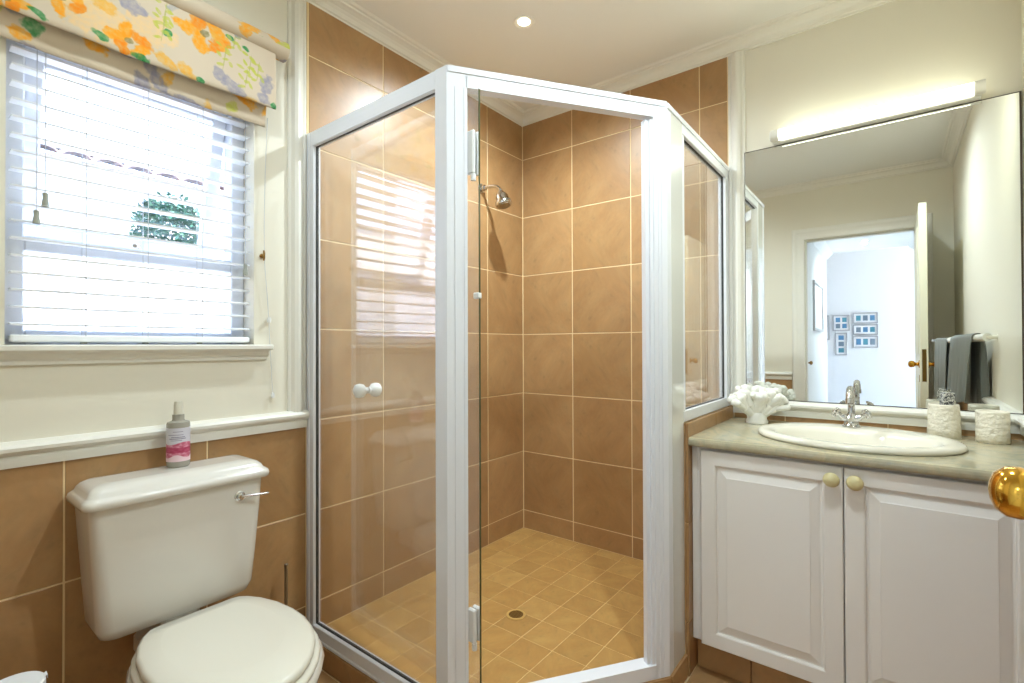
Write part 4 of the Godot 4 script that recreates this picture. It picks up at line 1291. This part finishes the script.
func door_and_passage() -> void:
	# door leaf, opened into the bathroom
	var d := thing("door_1", "cream bathroom door leaf standing open with a brass knob", "door", "", "structure")
	var hz := 2.545; var fz := 1.765; var xa := 1.926; var xb := 1.970
	bx("leaf", Vector3(xa, FL + 0.01, fz), Vector3(xb, 2.03, hz), M.door_paint, d, 0.003)
	for yy in [[0.12, 0.86], [1.04, 1.90]]:
		for zz in [[1.90, 2.13], [2.21, 2.44]]:
			var st0 := ST()
			box(st0, Vector3(xa - 0.006, yy[0], zz[0]), Vector3(xa + 0.001, yy[1], zz[1]), 0.005)
			fin("raised_panel", st0, M.door_paint, d)
	var st := ST()
	bx("latch_plate", Vector3(1.938, 0.865, fz - 0.0015), Vector3(1.960, 1.075, fz + 0.002), M.old_brass, d, 0.0)
	lathe(st, [Vector2(0, 0), Vector2(0.026, 0), Vector2(0.025, 0.004), Vector2(0.012, 0.008), Vector2(0.0105, 0.020), Vector2(0.013, 0.022), Vector2(0.020, 0.029), Vector2(0.0228, 0.040), Vector2(0.0218, 0.049), Vector2(0.016, 0.056), Vector2(0.008, 0.059), Vector2(0, 0.060)], Vector3(xa, 0.977, 1.812), Vector3.LEFT, 32)
	fin("knob", st, M.brass, d)
	st = ST()
	lathe(st, [Vector2(0, 0), Vector2(0.026, 0), Vector2(0.025, 0.004), Vector2(0.012, 0.008), Vector2(0.0105, 0.020), Vector2(0.015, 0.026), Vector2(0.024, 0.034), Vector2(0.0275, 0.046), Vector2(0.0265, 0.056), Vector2(0.020, 0.064), Vector2(0, 0.069)], Vector3(xb, 0.977, 1.812), Vector3.RIGHT, 32)
	fin("knob", st, M.brass, d)
	bx("key_plate", Vector3(xa - 0.003, 0.86, 1.805), Vector3(xa, 0.905, 1.819), M.brass, d, 0.001)
	# casing round the doorway
	st = ST()
	var cp := PackedVector2Array([Vector2(0, 0), Vector2(0.012, 0), Vector2(0.015, 0.008), Vector2(0.013, 0.030), Vector2(0.016, 0.050), Vector2(0.022, 0.066), Vector2(0.024, 0.084), Vector2(0.020, 0.094), Vector2(0, 0.096)])
	var o := Vector3(0, 0, -1)
	for sgn in [[1.18, -1.0], [1.937, 1.0]]:
		var a := PackedVector3Array(); var b := PackedVector3Array()
		for p in cp:
			a.append(Vector3(sgn[0] + sgn[1] * p.y, FL, ZB - p.x)); b.append(Vector3(sgn[0] + sgn[1] * p.y, 2.02 + p.y, ZB - p.x))
		prism(st, cp, a, b)
	var a2 := PackedVector3Array(); var b2 := PackedVector3Array()
	for p in cp:
		a2.append(Vector3(1.18 - p.y, 2.02 + p.y, ZB - p.x)); b2.append(Vector3(1.937 + p.y, 2.02 + p.y, ZB - p.x))
	prism(st, cp, a2, b2)
	tag(fin("trim_11", st, M.trim, self), "moulded casing round the bathroom doorway", "door casing", "", "structure")
	st = ST()
	box(st, Vector3(1.18, FL, 2.60), Vector3(1.192, 2.02, 2.66), 0.002)
	box(st, Vector3(1.925, FL, 2.60), Vector3(1.937, 2.02, 2.66), 0.002)
	box(st, Vector3(1.192, 2.008, 2.60), Vector3(1.925, 2.02, 2.66), 0.002)
	tag(fin("trim_12", st, M.trim, self), "door stop inside the bathroom doorway", "door stop", "", "structure")
	# passage
	var pf := bx("floor_passage", Vector3(-0.7, FL - 0.12, 2.70), Vector3(3.8, FL - 0.001, 6.8), M.paving, self, 0.0)
	tag(pf, "pale floor of the passage beyond the doorway", "floor", "", "structure")
	st = ST()
	box(st, Vector3(0.99, FL, 2.70), Vector3(1.14, 2.6, 4.75))
	var wl := fin("wall_passage_west", st, M.hall_paint, self)
	tag(wl, "white passage wall with a picture seen in the mirror", "wall", "", "structure")
	st = ST()
	box(st, Vector3(2.0, FL, 2.70), Vector3(XR, 2.6, 4.75))
	tag(fin("wall_passage_east", st, M.hall_paint, self), "white passage wall behind the open bathroom door", "wall", "", "structure")
	st = ST()
	box(st, Vector3(1.14, 2.22, 2.70), Vector3(2.0, 2.6, 4.75))
	for c in [[1.14, 1.0], [2.0, -1.0]]:
		var pl := PackedVector2Array([Vector2(0, 0), Vector2(0.075, 0), Vector2(0, -0.075)])
		var la := PackedVector3Array(); var lb := PackedVector3Array()
		for p in pl:
			la.append(Vector3(c[0] + c[1] * p.x, 2.22 + p.y, 2.71)); lb.append(Vector3(c[0] + c[1] * p.x, 2.22 + p.y, 4.75))
		prism(st, pl, la, lb)
	tag(fin("ceiling_passage", st, M.hall_paint, self), "white passage ceiling with chamfered corners and a downlight", "ceiling", "", "structure")
	# bright room at the end of the passage
	st = ST()
	box(st, Vector3(-0.7, FL, 6.6), Vector3(3.8, 2.6, 6.75))
	tag(fin("wall_far", st, M.hall_paint, self), "bright white far wall hung with photo frames", "wall", "", "structure")
	st = ST()
	box(st, Vector3(-0.7, FL, 4.75), Vector3(-0.55, 2.6, 6.6))
	box(st, Vector3(-0.55, FL, 4.60), Vector3(0.99, 2.6, 4.75))
	box(st, Vector3(XR, FL, 4.60), Vector3(3.6, 2.6, 4.75))
	box(st, Vector3(3.6, FL, 4.60), Vector3(3.75, 0.35, 6.6))
	box(st, Vector3(3.6, 2.25, 4.60), Vector3(3.75, 2.6, 6.6))
	box(st, Vector3(3.6, 0.35, 4.60), Vector3(3.75, 2.25, 4.85))
	box(st, Vector3(3.6, 0.35, 6.45), Vector3(3.75, 2.25, 6.6))
	tag(fin("wall_far_room", st, M.hall_paint, self), "white walls of the bright room past the passage", "wall", "", "structure")
	var cf := bx("ceiling_far_room", Vector3(-0.7, 2.6, 2.70), Vector3(3.8, 2.75, 6.8), M.hall_paint, self, 0.0)
	tag(cf, "white ceiling of the bright room past the passage", "ceiling", "", "structure")
	var w2 := thing("window_2", "tall window lighting the room past the passage", "window", "", "structure")
	for b in [[4.85, 4.90], [5.63, 5.67], [6.40, 6.45]]:
		bx("frame_bar", Vector3(3.65, 0.35, b[0]), Vector3(3.70, 2.25, b[1]), M.frame, w2, 0.003)
	bx("frame_bar", Vector3(3.65, 0.35, 4.90), Vector3(3.70, 0.40, 5.63), M.frame, w2, 0.003)
	bx("frame_bar", Vector3(3.65, 0.35, 5.67), Vector3(3.70, 0.40, 6.40), M.frame, w2, 0.003)
	bx("frame_bar", Vector3(3.65, 2.20, 4.90), Vector3(3.70, 2.25, 5.63), M.frame, w2, 0.003)
	bx("frame_bar", Vector3(3.65, 2.20, 5.67), Vector3(3.70, 2.25, 6.40), M.frame, w2, 0.003)
	bx("pane", Vector3(3.673, 0.40, 4.90), Vector3(3.677, 2.20, 5.63), M.glass, w2, 0.0)
	bx("pane", Vector3(3.673, 0.40, 5.67), Vector3(3.677, 2.20, 6.40), M.glass, w2, 0.0)
	var yd := bx("ground", Vector3(3.8, FL - 0.6, -6), Vector3(20, FL - 0.2, 20), M.paving, self, 0.0)
	tag(yd, "sunlit yard outside the far room", "paving", "", "structure")
	# cupboard door with knob, picture on the passage wall
	var cd := thing("door_2", "white cupboard door in the passage wall with a small brass knob", "door", "", "structure")
	bx("leaf", Vector3(1.1405, FL + 0.02, 2.76), Vector3(1.158, 2.0, 3.28), M.hall_paint, cd, 0.003)
	st = ST()
	lathe(st, [Vector2(0, 0), Vector2(0.014, 0), Vector2(0.013, 0.004), Vector2(0.008, 0.008), Vector2(0.008, 0.018), Vector2(0.018, 0.028), Vector2(0.018, 0.036), Vector2(0.010, 0.044), Vector2(0, 0.045)], Vector3(1.158, 0.94, 2.86), Vector3.RIGHT, 18)
	fin("knob", st, M.old_brass, cd)
	var pp := thing("wall_picture", "pale framed picture hanging in the passage", "picture")
	st = ST()
	for b in [[Vector3(1.141, 1.25, 3.38), Vector3(1.165, 1.275, 4.16)], [Vector3(1.141, 1.735, 3.38), Vector3(1.165, 1.76, 4.16)], [Vector3(1.141, 1.275, 3.38), Vector3(1.165, 1.735, 3.405)], [Vector3(1.141, 1.275, 4.135), Vector3(1.165, 1.735, 4.16)]]:
		box(st, b[0], b[1], 0.002)
	fin("frame", st, M.picture_frame, pp)
	bx("print", Vector3(1.142, 1.275, 3.405), Vector3(1.150, 1.735, 4.135), M.paper, pp, 0.0)
	picture(1.045, 1.262, 1.315, 1.555, 2, 2, "square frame holding four small photos on the far wall", 1)
	picture(1.075, 1.228, 0.945, 1.285, 1, 3, "upright frame holding three teal photos below the square frame", 0)
	picture(1.300, 1.605, 1.420, 1.580, 3, 1, "topmost of three wide three-photo frames on the far wall", 0)
	picture(1.300, 1.605, 1.250, 1.405, 3, 1, "middle of three wide three-photo frames on the far wall", 1)
	picture(1.300, 1.605, 1.060, 1.235, 3, 1, "lowest of three wide three-photo frames on the far wall", 2)
	picture(0.86, 1.005, 1.18, 1.555, 2, 4, "tall frame half hidden by the passage wall", 2)

func downlight(at: Vector3, label: String, energy: float, cone := 82.0) -> void:
	var d := thing("downlight", label, "lamp", "recessed ceiling downlights")
	var st := ST()
	lathe(st, [Vector2(0.027, 0.0), Vector2(0.042, -0.004), Vector2(0.045, -0.002), Vector2(0.046, 0.0005), Vector2(0.027, 0.0005)], at, Vector3.UP, 28)
	fin("trim_ring", st, M.trim, d)
	st = ST()
	lathe(st, [Vector2(0, -0.0045), Vector2(0.014, -0.004), Vector2(0.0235, -0.0015), Vector2(0.0265, 0.0), Vector2(0, 0.0)], at, Vector3.UP, 24)
	fin("bulb", st, M.bulb_glow, d)
	var l := SpotLight3D.new()
	l.name = "downlight_beam"
	l.light_color = Color(0.895, 0.96, 1.0)
	l.light_energy = energy
	l.spot_angle = cone
	l.spot_angle_attenuation = 0.9
	l.spot_range = 8.0
	l.light_size = 0.025
	l.shadow_enabled = true
	d.add_child(l)
	l.look_at_from_position(at + Vector3(0, -0.02, 0), at + Vector3(0, -1, 0), Vector3.RIGHT)

func details() -> void:
	downlight(Vector3(0.545, CE, 0.718), "small glowing downlight in the ceiling above the shower", 2.4)
	downlight(Vector3(0.52, CE, 1.93), "small glowing downlight in the ceiling above the toilet", 0.44)
	downlight(Vector3(1.58, CE, 1.36), "small glowing downlight in the ceiling in front of the vanity", 1.7)
	downlight(Vector3(1.55, 2.22, 4.10), "small downlight in the passage ceiling past the doorway", 1.5)

	# white coral on the worktop
	var ct := 0.776
	var st := ST()
	var o := Vector3(1.335, ct + 0.0005, 0.135)
	lathe(st, [Vector2(0, 0), Vector2(0.042, 0), Vector2(0.044, 0.008), Vector2(0.038, 0.020), Vector2(0.040, 0.030), Vector2(0.034, 0.046), Vector2(0.022, 0.060), Vector2(0, 0.062)], o, Vector3.UP, 14)
	rng.seed = 23
	var right := Vector3(0.88, 0, -0.47).normalized()
	var fwd := Vector3(0.47, 0, 0.88).normalized()
	# stout fan-shaped lobes that fork twice and end bluntly
	for k in 17:
		var row := k % 3
		var an := lerpf(-0.92, 0.92, k / 16.0) + rng.randf_range(-0.06, 0.06)
		var lean: float = [0.0, 0.30, -0.24][row]
		var d0: Vector3 = (right * sin(an) + Vector3.UP * cos(an) + fwd * lean).normalized()
		var l0: float = rng.randf_range(0.060, 0.078) * [1.0, 0.85, 1.0][row]
		var b0: Vector3 = o + Vector3(0, 0.030, 0) + right * 0.016 * sin(an) + fwd * lean * 0.04
		var m0: Vector3 = b0 + d0 * l0
		var r0 := rng.randf_range(0.0145, 0.0185)
		tube(st, arc([b0, b0 + d0 * l0 * 0.5 + fwd * rng.randf_range(-0.005, 0.005), m0], 3), [r0 * 0.75, r0 * 0.85, r0 * 0.9, r0 * 0.95, r0, r0 * 1.05, r0 * 1.05], 9)
		var forks := 2 + k % 2
		for q in forks:
			var an2 := an + lerpf(-0.55, 0.55, (q + 0.5) / forks) + rng.randf_range(-0.15, 0.15)
			var d1: Vector3 = (right * sin(an2) + Vector3.UP * cos(an2) * 1.05 + fwd * (lean + rng.randf_range(-0.35, 0.35))).normalized()
			var l1 := rng.randf_range(0.044, 0.072)
			var r1 := r0 * rng.randf_range(0.78, 1.0)
			var e1: Vector3 = m0 + d1 * l1
			tube(st, [m0 - d1 * 0.004, m0 + d1 * l1 * 0.35, m0 + d1 * l1 * 0.7, m0 + d1 * l1 * 0.92, e1, e1 + d1 * 0.004], [r1, r1 * 0.92, r1, r1 * 1.08, r1 * 0.8, r1 * 0.35], 9)
			if q % 2 == 0:
				var d2: Vector3 = (d1 + right * rng.randf_range(-0.9, 0.9) + fwd * rng.randf_range(-0.6, 0.8)).normalized()
				var s2: Vector3 = m0 + d1 * l1 * 0.5
				tube(st, [s2, s2 + d2 * 0.016, s2 + d2 * 0.028, s2 + d2 * 0.034, s2 + d2 * 0.036], [r1 * 0.8, r1 * 0.8, r1 * 0.85, r1 * 0.6, r1 * 0.2], 8)
	tag(fin("coral_ornament", st, M.coral, self), "white branching coral ornament at the shower end of the worktop", "ornament")

	# two textured cups and a small printed box
	for c in [[Vector3(1.936, ct + 0.0005, 0.085), 0.043, 0.047, 0.118, "tall rough cream cup holding a small patterned box", "cup"], [Vector3(2.058, ct + 0.0005, 0.118), 0.0425, 0.0425, 0.106, "shorter rough cream cup in the corner of the worktop", "cup"]]:
		st = ST()
		var secs := []
		var nz := noise(26.0, 6, 3)
		var r_in := 0.006
		for pz in [[0.0, 0.96, 0], [0.004, 1.0, 0], [0.25, 1.0, 0], [0.4, 1.0, 0], [0.55, 1.0, 0], [0.7, 1.0, 0], [0.85, 1.0, 0], [0.96, 1.0, 0], [1.0, 0.97, 0], [0.995, 0.9, 1], [0.9, 0.87, 1], [0.12, 0.85, 1], [0.10, 0.3, 1]]:
			var r: float = lerpf(c[2], c[1], pz[0]) * pz[1]
			var lp := circle(c[0] + Vector3(0, pz[0] * c[3], 0), Vector3(r, 0, 0), Vector3(0, 0, r), 36)
			if pz[2] == 0:
				for i in lp.size():
					var q: Vector3 = lp[i] - c[0]
					var k := 0.022 * nz.get_noise_3d(q.x, q.y * 1.2, q.z) + 0.014 * sin(q.y * 90.0 + 3.0 * sin(atan2(q.z, q.x) * 3.0))
					lp[i] = c[0] + Vector3(q.x * (1 + k), q.y, q.z * (1 + k))
			secs.append(lp)
		loft(st, secs)
		tag(fin("bathroom_cup", st, M.cup, self), c[4], c[5])
	st = ST()
	box(st, Vector3(-0.017, 0, -0.012), Vector3(0.017, 0.146, 0.012), 0.0015)
	var sbx := fin("soap_box", st, M.damask_print, self)
	sbx.position = Vector3(1.937, ct + 0.015, 0.083)
	sbx.rotation_degrees = Vector3(3, 25, -3)
	tag(sbx, "small black and white patterned box standing in the taller cup", "box")

	# towel arm on the east wall with two grey towels
	var ta := thing("towel_arm", "white swing towel arm with chrome end on the side wall", "towel rail")
	var A := Vector3(2.122, 1.138, 0.60); var Bp := Vector3(2.045, 1.130, 1.27); var C := Vector3(1.982, 1.128, 1.49)
	st = ST()
	tube(st, [A, Bp], 0.017, 16)
	fin("arm", st, M.trim, ta)
	st = ST()
	tube(st, [Bp, C], 0.009, 12)
	fin("extension", st, M.chrome, ta)
	st = ST()
	tube(st, [A + Vector3(-0.004, 0, 0.004), Vector3(XR - 0.004, 1.138, 0.602), Vector3(XR, 1.138, 0.602)], [0.008, 0.008, 0.014], 12)
	fin("bracket", st, M.paint, ta)
	for w in 2:
		var s0: Vector3 = [Bp.lerp(C, 0.06), A.lerp(Bp, 0.22)][w]; var s1: Vector3 = [Bp.lerp(C, 0.72), A.lerp(Bp, 0.82)][w]
		var rad: float = [0.011, 0.0195][w]
		var flare: float = [0.25, 0.42][w]
		var drop: float = [0.33, 0.325][w]
		var dv := (s1 - s0).normalized()
		var side := dv.cross(Vector3.UP).normalized()
		var rows := []
		var nn := 30
		var prof := []
		for k in 9: prof.append(Vector2(-1, -drop * (1.0 - k / 9.0)))
		for k in 9:
			var t := PI * k / 8.0
			prof.append(Vector2(-cos(t), 0.0001 + sin(t)))
		for k in range(1, 10): prof.append(Vector2(1, -drop * k / 9.0 * 0.97))
		for p in prof:
			var r := []
			for j in nn + 1:
				var f := float(j) / nn
				var c: Vector3 = s0.lerp(s1, f)
				var low := clampf(-p.y / drop, 0.0, 1.0)
				var wave: float = ([0.017, 0.026][w] * sin(f * [20.0, 33.0][w] + w * 1.3) + 0.008 * sin(f * 47.0 + 1.0)) * sqrt(low) * p.x * flare
				var gath := (0.5 - f) * 0.10 * low * s0.distance_to(s1)
				if p.y > 0.0: r.append(c + side * rad * p.x + Vector3.UP * rad * p.y)
				else: r.append(c + side * (rad + 0.016 * low * flare) * p.x + side * (wave + 0.010 * low * p.x * flare) + Vector3(0, p.y + 0.012 * sin(f * 5.0 + w) * low, 0) + dv * gath)
			rows.append(r)
		st = ST()
		sheet(st, rows, 0.004)
		var tw := fin("hand_towel", st, M.towel, self)
		tag(tw, ["narrow grey towel hanging from the chrome end of the towel arm", "wide grey towel hanging over the white towel arm"][w], "towel", "grey towels on the towel arm")
